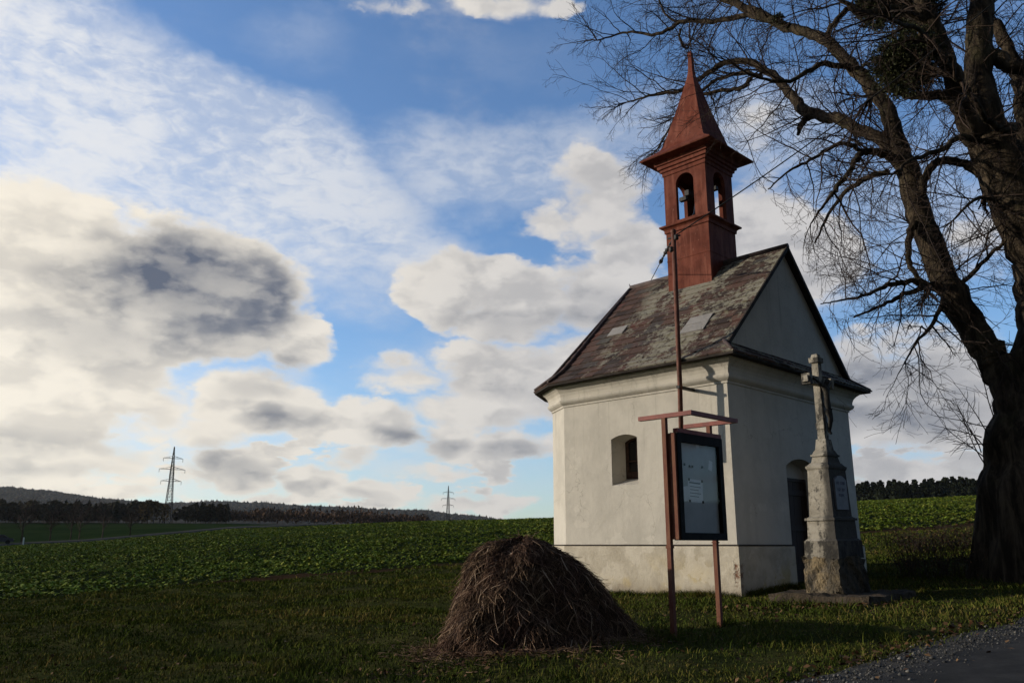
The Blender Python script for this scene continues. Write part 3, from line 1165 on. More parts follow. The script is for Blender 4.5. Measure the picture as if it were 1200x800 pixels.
# gable wall and its verge boards
gb = MB()
panel(gb, (0, .02, 0), (1, 0, 0), (0, 0, 1), (0, -1, 0), [(.0, ZT - .2), (CW, ZT - .2), (CW - .0, KZ - .05), (RX, RZ - .10), (.0, KZ - .05)])
gb.build('gable', M_['plaster'], chapel)
bb = MB()
for sx, k0 in ((-1, kfl), (1, kfr)):
    d = (RF - k0).normalized()
    nn = Vector((d.z * sx * 1.0, 0, -d.x * sx)) if False else Vector((-d.z * (1 if d.x > 0 else -1), 0, abs(d.x)))
    w0 = -nn * .045
    a0, a1 = k0 - d * .05, RF
    y0, y1 = Vector((0, -.035, 0)), Vector((0, -.005, 0))
    q = [a0 + nn * .026, a1 + nn * .026, a1 + w0, a0 + w0]
    vs = [p + y0 for p in q] + [p + y1 for p in q]
    bb.add(vs, [(0, 1, 2, 3), (7, 6, 5, 4), (0, 4, 5, 1), (1, 5, 6, 2), (2, 6, 7, 3), (3, 7, 4, 0)])
bb.build('verge_board', M_['roof_board'], roofo)

# window
fr = MB()
wi = [Vector(p) for p in win_in]
cw = sum(wi, Vector()) / len(wi)
inner = [cw + (p - cw) * .80 + (win_n * .0) for p in wi]
bridge(fr, [p + win_n * .05 for p in wi], [p + win_n * .05 for p in inner])
bridge(fr, [p + win_n * .05 for p in inner], [p + win_n * .0 for p in inner])
zs = [p.z for p in inner]
fr.box((-.012, -.24, -.012), (.012, .24, .012), Matrix.Translation(Vector((cw.x - .025, cw.y, min(zs) + .20))) @ Matrix.Identity(4))
fr.box((-.012, -.012, -.36), (.012, .012, .36), Matrix.Translation(Vector((cw.x - .026, cw.y, cw.z))))
window = fr.build('window', M_['window_wood'], chapel)
pn = MB()
pn.add([p + win_n * .012 for p in wi], [tuple(range(len(wi)))])
pn.build('pane', M_['dark_pane'], window)

# door leaf, boarded, with plain tympanum above
dl = MB()
di = [Vector(p) for p in door_in]
xl, xr, yd = di[0].x, di[1].x, di[0].y
ty = MB()
panel(ty, (0, yd - .03, 0), (1, 0, 0), (0, 0, 1), (0, -1, 0), [(p.x, p.z) for p in di if p.z > 1.5] + [(xl, 2.02), (xr, 2.02)])
ty.build('tympanum', M_['plaster'], chapel)
for k in range(7):
    x0 = xl + .03 + (xr - xl - .06) * k / 7
    dl.box((x0 + .003, yd - .05 + random.uniform(-.004, .004), -.3), (x0 + (xr - xl - .06) / 7 - .003, yd + .02, 2.0))
dl.box((xl, yd - .075, -.3), (xl + .05, yd + .03, 2.02))
dl.box((xr - .05, yd - .075, -.3), (xr, yd + .03, 2.02))
dl.box((xl + .05, yd - .074, 1.96), (xr - .05, yd + .03, 2.02))
for z in (.35, 1.05, 1.7):
    dl.box((xl + .06, yd - .075, z), (xr - .06, yd - .052, z + .10))
door = dl.build('door', M_['door_wood'], chapel)
hd = MB()
hd.tube([(xl + .16, yd - .075, 1.0), (xl + .16, yd - .13, 1.0), (xl + .28, yd - .135, 1.0)], .010, 6)
hd.box((xl + .13, yd - .085, .90), (xl + .19, yd - .076, 1.10))
hd.build('handle', M_['iron'], door)
st = MB()
st.box((1.78, -.30, -.4), (3.12, .28, -.02))
st.build('threshold', M_['slab_stone'], chapel)

# bell turret
TX, TY, HB = RX, 1.87, .53
ZL, ZC = 7.46, 8.76
tw = MB()
tw.taper(TX, TY, 5.3, ZL, HB, HB, HB, HB)
tur = tw.build('bell_turret', M_['red_metal'], chapel)
SQ = [(TX - HB, TY - HB), (TX + HB, TY - HB), (TX + HB, TY + HB), (TX - HB, TY + HB)]
arc = MB()
for i in range(4):
    a, b = Vector((*SQ[i], 0)), Vector((*SQ[(i + 1) % 4], 0))
    e = (b - a).normalized()
    nrm = Vector((e.y, -e.x, 0))
    L = 2 * HB
    hole = arch(L / 2 - .225, L / 2 + .225, ZL + .14, 8.42, .215, 14)
    rect = [(0, ZL), (L, ZL), (L, ZC + .1), (0, ZC + .1)]
    panel(arc, a, e, (0, 0, 1), nrm, rect, [hole])
    t = .085
    rect2 = [(t, ZL + .1), (L - t, ZL + .1), (L - t, ZC), (t, ZC)]
    panel(arc, a - nrm * t, e, (0, 0, 1), -nrm, rect2, [hole])
    o1 = [a + e * p[0] + Vector((0, 0, p[1])) for p in hole]
    bridge(arc, o1, [p - nrm * t for p in o1])
arc.box((TX - HB + .08, TY - HB + .08, ZL + .05), (TX + HB - .08, TY + HB - .08, ZL + .13))
arc.box((TX - HB + .08, TY - HB + .08, ZC - .02), (TX + HB - .08, TY + HB - .08, ZC + .05))
arc.build('belfry', M_['red_metal'], tur)
lg = MB()
sweep(lg, SQ, [(.0, ZL - .10), (.025, ZL - .10), (.03, ZL - .03), (.06, ZL), (.105, ZL + .02), (.11, ZL + .055), (.02, ZL + .10), (-.02, ZL + .10)])
lg.build('moulding', M_['red_metal'], tur)
lg = MB()
sweep(lg, SQ, [(.0, ZC - .06), (.02, ZC - .06), (.025, ZC + .02), (.055, ZC + .03), (.06, ZC + .09), (.095, ZC + .10), (.10, ZC + .17), (.135, ZC + .18), (.15, ZC + .26), (.10, ZC + .28)])
lg.build('moulding', M_['red_metal'], tur)
lg = MB()
# seams of the sheet metal
for z in (6.72,):
    sweep(lg, SQ, [(.0, z - .012), (.008, z - .008), (.008, z + .008), (.0, z + .012)])
lg.build('seam', M_['red_metal'], tur)
sp = MB()
prof = [(.10, ZC + .25), (.36, ZC + .285), (.375, ZC + .31), (.21, ZC + .44), (.05, ZC + .57), (-.01, ZC + .66), (-.235, 10.26), (-.45, 11.15), (-.475, 11.32), (-.488, 11.80), (-.529, 11.84)]
sweep(sp, SQ, prof)
sp.build('spire', M_['red_metal'], tur)
be = MB()
be.box((TX - HB + .06, TY - .05, 8.13), (TX + HB - .06, TY + .05, 8.25))
be.box((TX - .05, TY - HB + .06, 8.255), (TX + .05, TY + HB - .06, 8.34))
be.build('bell_beam', M_['iron'], tur)
bl = MB()
bl.lathe([(.0, .36), (.05, .36), (.09, .33), (.105, .26), (.12, .15), (.15, .06), (.185, .0), (.175, .0), (.10, .15), (.0, .28)], (TX, TY, 7.77), 18)
bl.tube([(TX, TY, 8.05), (TX, TY, 7.72)], [.012, .012], 6)
bl.lathe([(.0, -.035), (.03, -.02), (.035, 0), (.03, .02), (0, .035)], (TX, TY, 7.72), 10)
bl.build('bell', M_['bronze'], tur, True)

# ------------------------------------------------------------------ service mast on the chapel's long wall
ROT = Matrix.Rotation(TH, 4, 'Z')


def cw_(x, y, z):
    return Matrix.Translation(A) @ ROT @ Vector((x, y, z))


mroot = tag(empty('service_mast', cw_(-.405, .68, 2.3), TH), 'thin rusty iron mast fixed to the chapel wall and rising beside the turret', 'mast')
mp = MB()
mp.tube([(0, 0.03, 0.0), (0, 0, 1.2), (0, -.02, 4.0)], .042, 10)
mp.lathe([(.05, 0), (.05, .05), (.0, .09)], (0, -.02, 3.98), 8)
mp.build('pole', M_['rust_pole'], mroot, True)
br = MB()
br.box((-.07, -.03, 1.12), (.41, .03, 1.17))
br.build('bracket', M_['iron'], mroot)
br = MB()
br.box((.0, -.022, .12), (.41, .022, .17))
br.build('bracket', M_['iron'], mroot)
ins = MB()
for z, y in ((3.82, -.10), (3.62, .02)):
    ins.lathe([(.0, 0), (.028, .0), (.045, .03), (.03, .05), (.045, .07), (.025, .10), (0, .11)], (-.03, y, z), 10)
    ins.build('insulator', M_['iron'], mroot, True)
    ins = MB()
ins.tube([(0, .1, 3.9), (0, -.16, 3.9)], .018, 6)
ins.build('cross_rod', M_['iron'], mroot)
gw = MB()
g0 = Vector((0, .02, 3.85))
g1 = Vector((.9, .62, 3.50))
end = ROT.inverted() @ (cw_(RX - .1, 3.15, RZ + .05) - Vector(mroot.location))
gd = end - g0
for k in range(6):
    c0 = g0 + gd * (.05 + .065 * k)
    c1 = g0 + gd * (.05 + .065 * k + .058)
    gw.tube([c0, (c0 + c1) / 2, c1], [.012, .042 if k in (2, 3) else .026, .012], 6)
gw.tube([g0, end], .009, 5)
gw.tube([g0 + gd * .46, g0 + gd * .50], .040, 6)
gw.build('guy_wire', M_['iron'], mroot)

cable = MB()
c0, c1 = cw_(-.45, .60, 6.20), at(1330, -135, 11.5)
pts = []
for i in range(25):
    t = i / 24
    p = c0.lerp(c1, t)
    p.z -= 4 * t * (1 - t) * .22
    pts.append(p)
cable.tube(pts, .011, 6)
pts2 = [c0 + Vector((0, 0, -.03))]
tag(cable.build('overhead_cable', M_['cable']), 'thin black overhead cable running from the mast top up past the bare tree', 'cable')

# ------------------------------------------------------------------ notice board
BP = Vector((1.80, 9.72, 0))
BP.z = h(BP.x, BP.y)
BP.z -= .05
board = tag(empty('notice_board', BP, TH), 'rusty red framed glazed notice board on two thin posts before the chapel', 'notice board')
for k, x in enumerate((0.0, 1.0)):
    p = MB()
    p.box((x - .028, -.028, -.3), (x + .028, .028, 2.53))
    p.box((x - .036, -.036, 1.04 if k == 0 else 1.10), (x + .036, .036, 1.07 if k == 0 else 1.115))
    p.build('post', M_['rusty_paint'], board)
cf = MB()
x0, x1, z0, z1, yf = .045, 1.06, 1.13, 2.36, -.145
b_ = .085
cf.box((x0, yf, z0), (x1, yf + .09, z0 + b_))
cf.box((x0, yf, z1 - b_ - .02), (x1, yf + .09, z1))
cf.box((x0, yf + .001, z0 + b_), (x0 + b_, yf + .09, z1 - b_ - .02))
cf.box((x1 - b_, yf + .001, z0 + b_), (x1, yf + .09, z1 - b_ - .02))
cf.box((x0, yf + .091, z0), (x1, yf + .105, z1))
cab = cf.build('cabinet', M_['dark_frame'], board)
sdb = MB()
for xs0, xs1 in ((x0 - .034, x0 - .002), (x1 + .002, x1 + .030)):
    sdb.box((xs0, yf + .018, z0 + .01), (xs1, -.030, z1 - .01))
    sdb.build('side_board', M_['rusty_paint'], board)
    sdb = MB()
bk = MB()
bk.box((x0 + b_ - .005, yf + .060, z0 + b_ - .005), (x1 - b_ + .005, yf + .0895, z1 - b_ - .015))
bk.build('backing', M_['board_back'], cab)
hdp = MB()
hdp.box((x0 + .02, yf - .004, z1 + .001), (x1 - .02, yf + .07, z1 + .05))
hdp.build('top_rail', M_['red_paint'], board)
gl = MB()
gl.add([(x0 + b_ - .01, yf + .024, z0 + b_ - .01), (x1 - b_ + .01, yf + .024, z0 + b_ - .01), (x1 - b_ + .01, yf + .024, z1 - b_ - .01), (x0 + b_ - .01, yf + .024, z1 - b_ - .01)], [(0, 1, 2, 3)])
gl.build('glass', M_['glass'], cab)
pc = MB()
ys = yf + .056


def sheet(cx, cz, w, hh, ang, name, mat='paper'):
    q = MB()
    M0 = Matrix.Translation(Vector((cx, ys, cz))) @ Matrix.Rotation(ang, 4, 'Y')
    q.box((-w / 2, 0, -hh / 2), (w / 2, .002, hh / 2), M0)
    o = q.build(name, M_[mat], board)
    return o, M0


board.scale = (.955, .95, 1)
pa, M0 = sheet(.47, 1.70, .33, .27, .03, 'paper')
ln = MB()
ln.box((-.13, -.002, .085), (.11, -.0005, .10), M0)
for k in range(4):
    ln.box((-.12, -.002, .045 - k * .038), (.12 - .05 * (k % 2), -.0005, .052 - k * .038), M0)
ln.build('printed_lines', M_['ink'], pa)
sheet(.25, 1.66, .13, .17, -.12, 'paper')
sheet(.84, 2.02, .085, .12, .2, 'paper')
sheet(.56, 2.27, .07, .10, -.1, 'paper')
pins = MB()
for cx, cz in ((.25, 2.00), (.36, 1.985), (.42, 1.985), (.64, 1.99), (.33, 1.83), (.62, 1.82), (.33, 1.58), (.62, 1.575)):
    M0 = Matrix.Translation(Vector((cx, ys - .006, cz)))
    pins = MB()
    pins.box((-.014, -.004, -.014), (.014, .003, .014), M0)
    pins.build('pin', M_['dark_frame'], board)
cn = MB()
cn.box((-.032, -.36, 2.531), (.032, .38, 2.581))
cn.build('canopy_bar', M_['red_paint'], board)
cn = MB()
cn.box((.968, -.36, 2.531), (1.032, .38, 2.581))
cn.build('canopy_bar', M_['red_paint'], board)
cn = MB()
cn.box((-.032, -.415, 2.533), (1.032, -.361, 2.583))
cn.build('canopy_bar', M_['red_paint'], board)

# ------------------------------------------------------------------ stone wayside cross
N0 = Vector((4.79, 12.42, 0))
MC = N0 + Matrix.Rotation(TH, 3, 'Z') @ Vector((.48, .325, 0))
MC.z = -.04
mon = tag(empty('stone_cross', MC, TH), 'weathered stone wayside cross on a tall inscribed pedestal beside the chapel door', 'wayside cross')
mon.rotation_euler = (0, math.radians(-.8), TH)


def rough_block(lo, hi, cuts, amp, seed):
    bm = bmesh.new()
    bmesh.ops.create_cube(bm, size=1)
    for v in bm.verts:
        v.co = Vector([lo[i] + (v.co[i] + .5) * (hi[i] - lo[i]) for i in range(3)])
    bmesh.ops.subdivide_edges(bm, edges=bm.edges[:], cuts=cuts, use_grid_fill=True)
    rr = random.Random(seed)
    ph = [[rr.uniform(0, 6.28) for _ in range(6)] for _ in range(3)]
    for v in bm.verts:
        c = v.co
        for i in range(3):
            if i == 2 and (abs(c.z - lo[2]) < 1e-4):
                continue
            s = sum(math.sin(c[(i + 1) % 3] * f_ + c[(i + 2) % 3] * f_ * .8 + ph[i][k]) / (k + 1.2) for k, f_ in enumerate((7, 13, 23, 37)))
            v.co[i] += s * amp + rr.uniform(-1, 1) * amp * .35
    mb = MB()
    mb.add([v.co for v in bm.verts], [[v.index for v in f.verts] for f in bm.faces])
    bm.free()
    return mb


sb = rough_block((-.80, -.80, -.34), (.88, .72, .150), 9, .018, 3)
sb.build('base_slab', M_['slab_stone'], mon)
rb = rough_block((-.46, -.28, .08), (.46, .28, .66), 11, .030, 5)
rb.build('boulder_base', M_['rough_stone'], mon)
b2 = MB()
b2.taper(0, 0, .645, .90, .43, .265, .42, .26)
b2.build('lower_block', M_['sandstone_grimy'], mon)
sh = MB()
sh.taper(0, 0, .901, .93, .41, .25, .385, .225)
sh.taper(0, 0, .931, 1.20, .375, .218, .365, .212)
sh.taper(0, 0, 1.201, 1.235, .395, .235, .395, .235)
sh.taper(0, 0, 1.236, 1.26, .37, .215, .33, .185)
sh.taper(0, 0, 1.261, 1.96, .320, .188, .296, .168)
sh.taper(0, 0, 1.961, 1.985, .300, .172, .312, .184)
sh.taper(0, 0, 1.986, 2.02, .314, .186, .314, .186)
sh.taper(0, 0, 2.021, 2.07, .300, .172, .235, .142)
sh.taper(0, 0, 2.071, 2.17, .215, .135, .185, .118)
sh.taper(0, 0, 2.171, 2.20, .212, .138, .212, .138)
sh.taper(0, 0, 2.201, 2.27, .19, .125, .135, .10)
sh.taper(0, 0, 2.271, 2.44, .125, .095, .095, .078)
sh.build('pedestal', M_['sandstone'], mon)
pq = MB()
pts = arch(-.20, .20, 1.36, 1.80, .07)
bk0 = -.183
va = [(p[0], -.205, p[1]) for p in pts]
vb = [(p[0], -.17, p[1]) for p in pts]
pq.add(va, [tuple(range(len(va)))])
bridge(pq, va, vb)
plq = pq.build('plaque', M_['plaque'], mon)
tx = MB()
for z, wds in ((1.735, (.10, .16)), (1.635, (.13, .09)), (1.55, (.20,))):
    tot = sum(wds) + .03 * (len(wds) - 1)
    x = -tot / 2
    for wd in wds:
        k = max(3, int(wd / .03))
        for i in range(k):
            xx = x + wd * i / k
            tx.box((xx, -.2075, z), (xx + wd / k * .28, -.206, z + .045))
            if random.random() < .7:
                tx.box((xx + wd / k * .28, -.2075, z + random.choice((0, .018, .036))), (xx + wd / k * .75, -.206, z + random.choice((.038, .045))))
        x += wd + .03
tx.build('worn_lettering', M_['ink'], plq)
cx_ = MB()
cx_.taper(0, 0, 2.441, 3.66, .070, .058, .060, .052)
ZA = 3.36
for s in (-1, 1):
    vs = [(s * .067, -.056, ZA - .065), (s * .067, .056, ZA - .065), (s * .067, .056, ZA + .065), (s * .067, -.056, ZA + .065),
          (s * .33, -.056, ZA - .06), (s * .33, .056, ZA - .06), (s * .33, .056, ZA + .06), (s * .33, -.056, ZA + .06)]
    cx_.add(vs, [(0, 1, 2, 3), (7, 6, 5, 4), (0, 4, 5, 1), (1, 5, 6, 2), (2, 6, 7, 3), (3, 7, 4, 0)])
    cx_.taper(s * .37, 0, ZA - .085, ZA + .085, .045, .07, .045, .07)
    cx_.taper(s * .432, 0, ZA - .05, ZA + .05, .026, .055, .020, .045)
cx_.taper(0, 0, 3.661, 3.74, .095, .075, .10, .078)
cx_.taper(0, 0, 3.741, 3.80, .06, .06, .045, .045)
cx_.taper(0, 0, 2.60, 2.70, .082, .067, .078, .064)
crs = cx_.build('cross', M_['sandstone'], mon)
# carved figure on the cross: one continuous small body
sk = bpy.data.meshes.new('carved_figure')
yb = -.115
J = [(0, yb, 2.98, .048), (0, yb - .005, 3.10, .046), (0, yb - .005, 3.22, .055), (0, yb - .01, 3.29, .030), (.012, yb - .035, 3.35, .046), (.012, yb - .03, 3.39, .034),
     (-.10, yb + .01, 3.29, .028), (-.21, yb + .025, 3.33, .020), (-.29, yb + .04, 3.37, .015), (-.325, yb + .04, 3.375, .018),
     (.10, yb + .01, 3.29, .028), (.21, yb + .025, 3.33, .020), (.29, yb + .04, 3.37, .015), (.325, yb + .04, 3.375, .018),
     (-.04, yb - .02, 2.84, .036), (-.03, yb - .035, 2.74, .027), (-.012, yb + .01, 2.56, .018), (-.01, yb - .02, 2.51, .018),
     (.04, yb - .02, 2.84, .036), (.03, yb - .035, 2.74, .027), (.012, yb + .005, 2.56, .018), (.01, yb - .025, 2.51, .018)]
E_ = [(0, 1), (1, 2), (2, 3), (3, 4), (4, 5), (2, 6), (6, 7), (7, 8), (8, 9), (2, 10), (10, 11), (11, 12), (12, 13), (0, 14), (14, 15), (15, 16), (16, 17), (0, 18), (18, 19), (19, 20), (20, 21)]
sk.from_pydata([j[:3] for j in J], E_, [])
fo = link('carved_figure', sk, crs)
fo.modifiers.new('skin', 'SKIN')
sub = fo.modifiers.new('sub', 'SUBSURF')
sub.levels = sub.render_levels = 2
for i, j in enumerate(J):
    sk.skin_vertices[0].data[i].radius = (j[3], j[3])
sk.skin_vertices[0].data[0].use_root = True
sk.materials.append(M_['sandstone_grimy'])

# ------------------------------------------------------------------ hay heap
hx0, hy0 = .20, 9.95
hz = h(hx0, hy0) - .05
heap = tag(empty('straw_heap', (hx0, hy0, hz)), 'brown heap of dried stalks piled on the grass before the chapel', 'straw heap')
TOPX, HH = -.07, 1.15


def heap_pt(th, v):
    """v 0 at the ground, 1 at the top"""
    ct, st = np.cos(th), np.sin(th)
    prof_l = np.interp(v, [0, .25, .5, .72, .88, .96, 1], [1, .84, .69, .56, .45, .34, 0])
    prof_r = np.interp(v, [0, .12, .35, .6, .78, .9, .96, 1], [1, .98, .87, .73, .54, .35, .24, 0])
    w = .5 + .5 * ct
    pr = prof_l * (1 - w) + prof_r * w
    lump = 1 + .06 * np.sin(3 * th + 1 + 3 * v) + .05 * np.sin(5 * th + 2 - 6 * v) + .03 * np.sin(9 * th + 11 * v) + .022 * np.sin(14 * th - 17 * v)
    rx = np.where(ct < 0, 1.05, 1.12)
    cx = TOPX * np.sin(v * 1.57)
    zz = v * HH
    return np.stack([cx + rx * pr * lump * ct, np.where(st < 0, .80, .95) * pr * lump * st, zz + .03 * np.sin(4 * th) * v], -1)


nt, nv = 96, 40
tt = np.linspace(0, 2 * np.pi, nt, endpoint=False)
vv = np.linspace(0, 1, nv)
G = heap_pt(tt[None, :].repeat(nv, 0), vv[:, None].repeat(nt, 1))
G += rng.normal(size=G.shape) * .012
Vh = G.reshape(-1, 3)
Fh = np.array([(i * nt + j, i * nt + (j + 1) % nt, (i + 1) * nt + (j + 1) % nt, (i + 1) * nt + j) for i in range(nv - 1) for j in range(nt)])
array_mesh('core', Vh, Fh, M_['hay'], heap, rnd=np.zeros(len(Fh)), smooth=True)
NS = 26000
th = rng.uniform(0, 2 * np.pi, NS)
v0 = rng.uniform(0.02, 1.0, NS) ** .9
p0 = heap_pt(th, v0)
d_th = heap_pt(th + .02, v0) - p0
d_v = heap_pt(th, np.clip(v0 - .02, 0, 1)) - p0
nrm = unit(np.cross(unit(d_th), -unit(d_v)))
nrm = np.where((nrm[:, 2:3] < 0) & (v0[:, None] > .5), -nrm, nrm)
out = unit(np.stack([np.cos(th), np.sin(th), np.full(NS, .35)], -1))
nrm = np.where((nrm * out).sum(1, keepdims=True) < 0, -nrm, nrm)
dirn = unit(unit(d_v) * 1.0 + unit(d_th) * rng.normal(size=(NS, 1)) * 1.0 + nrm * rng.uniform(-.15, .35, size=(NS, 1)))
PALE = np.where(rng.uniform(0, 1, NS) < .06, 1.35, 1.0)
Ls = rng.uniform(.05, .24, NS) * np.where(PALE > 1, 1.5, 1) * np.where(v0 > .9, .55, 1)
P = np.empty((NS, 4, 3))
P[:, 0] = p0 + nrm * rng.uniform(-.01, .025, size=(NS, 1))
d = dirn
for i in range(3):
    P[:, i + 1] = P[:, i] + d * (Ls / 3)[:, None]
    d = unit(d + rng.normal(size=(NS, 3)) * .22 + np.array([0, 0, -.22]))
Rs = (rng.uniform(.0015, .0038, NS) * PALE)[:, None] * np.array([1, 1, .9, .5])[None, :]
# loose stalks strewn round the foot
NL = 2600
tl = rng.uniform(0, 2 * np.pi, NL)
rl = 1.0 + rng.exponential(.14, NL)
lx_, ly_ = 1.12 * rl * np.cos(tl), .84 * rl * np.sin(tl)
lz_ = H(lx_ + hx0, ly_ + hy0) - hz + rng.uniform(.005, .05, NL)
PL = np.empty((NL, 4, 3))
PL[:, 0] = np.stack([lx_, ly_, lz_], -1)
dl_ = unit(np.stack([rng.normal(size=NL), rng.normal(size=NL), rng.normal(size=NL) * .18], -1))
for i in range(3):
    PL[:, i + 1] = PL[:, i] + dl_ * rng.uniform(.02, .07, (NL, 1))
    dl_ = unit(dl_ + rng.normal(size=(NL, 3)) * .25 * np.array([1, 1, .3]))
P = np.concatenate([P, PL])
Rs = np.concatenate([Rs, rng.uniform(.0015, .003, (NL, 1)) * np.array([[1, 1, .9, .5]])])
Vs, Fs = tubes(P, Rs, 3)
rv = np.repeat(np.where(PALE > 1, rng.uniform(.8, 1, NS), rng.uniform(0, .9, NS) ** 1.3), 9)
rv = np.concatenate([rv, np.repeat(rng.uniform(.2, .95, NL), 9)])
array_mesh('stalks', Vs, Fs, M_['straw'], heap, rnd=rv)

# ------------------------------------------------------------------ bare lime tree
tb = at(1205, 680, 14.3)
TB = Vector((tb.x, tb.y, h(tb.x, tb.y)))
tree = tag(empty('bare_lime_tree', TB), 'huge old bare lime tree with mistletoe leaning branches over the chapel', 'tree')


def limb(pts):
    """pts: (px, py, Y, radius px) -> local points, radii in metres"""
    P_, R_ = [], []
    for px, py, Y, r in pts:
        p = at(px, py, Y)
        dist = (p - Vector((0, 0, EYE))).dot(Vector((0, _c, _s)))
        P_.append(p - TB)
        R_.append(r / FPX * dist * .97)
    return P_, R_


def smooth_path(P_, R_, k=5):
    out, rad = [], []
    for i in range(len(P_) - 1):
        p0, p1, p2, p3 = P_[max(i - 1, 0)], P_[i], P_[i + 1], P_[min(i + 2, len(P_) - 1)]
        for j in range(k):
            t = j / k
            out.append(.5 * ((2 * p1) + (p2 - p0) * t + (2 * p0 - 5 * p1 + 4 * p2 - p3) * t * t + (3 * p1 - p0 - 3 * p2 + p3) * t ** 3))
            rad.append(R_[i] * (1 - t) + R_[i + 1] * t)
    out.append(P_[-1])
    rad.append(R_[-1])
    return out, rad


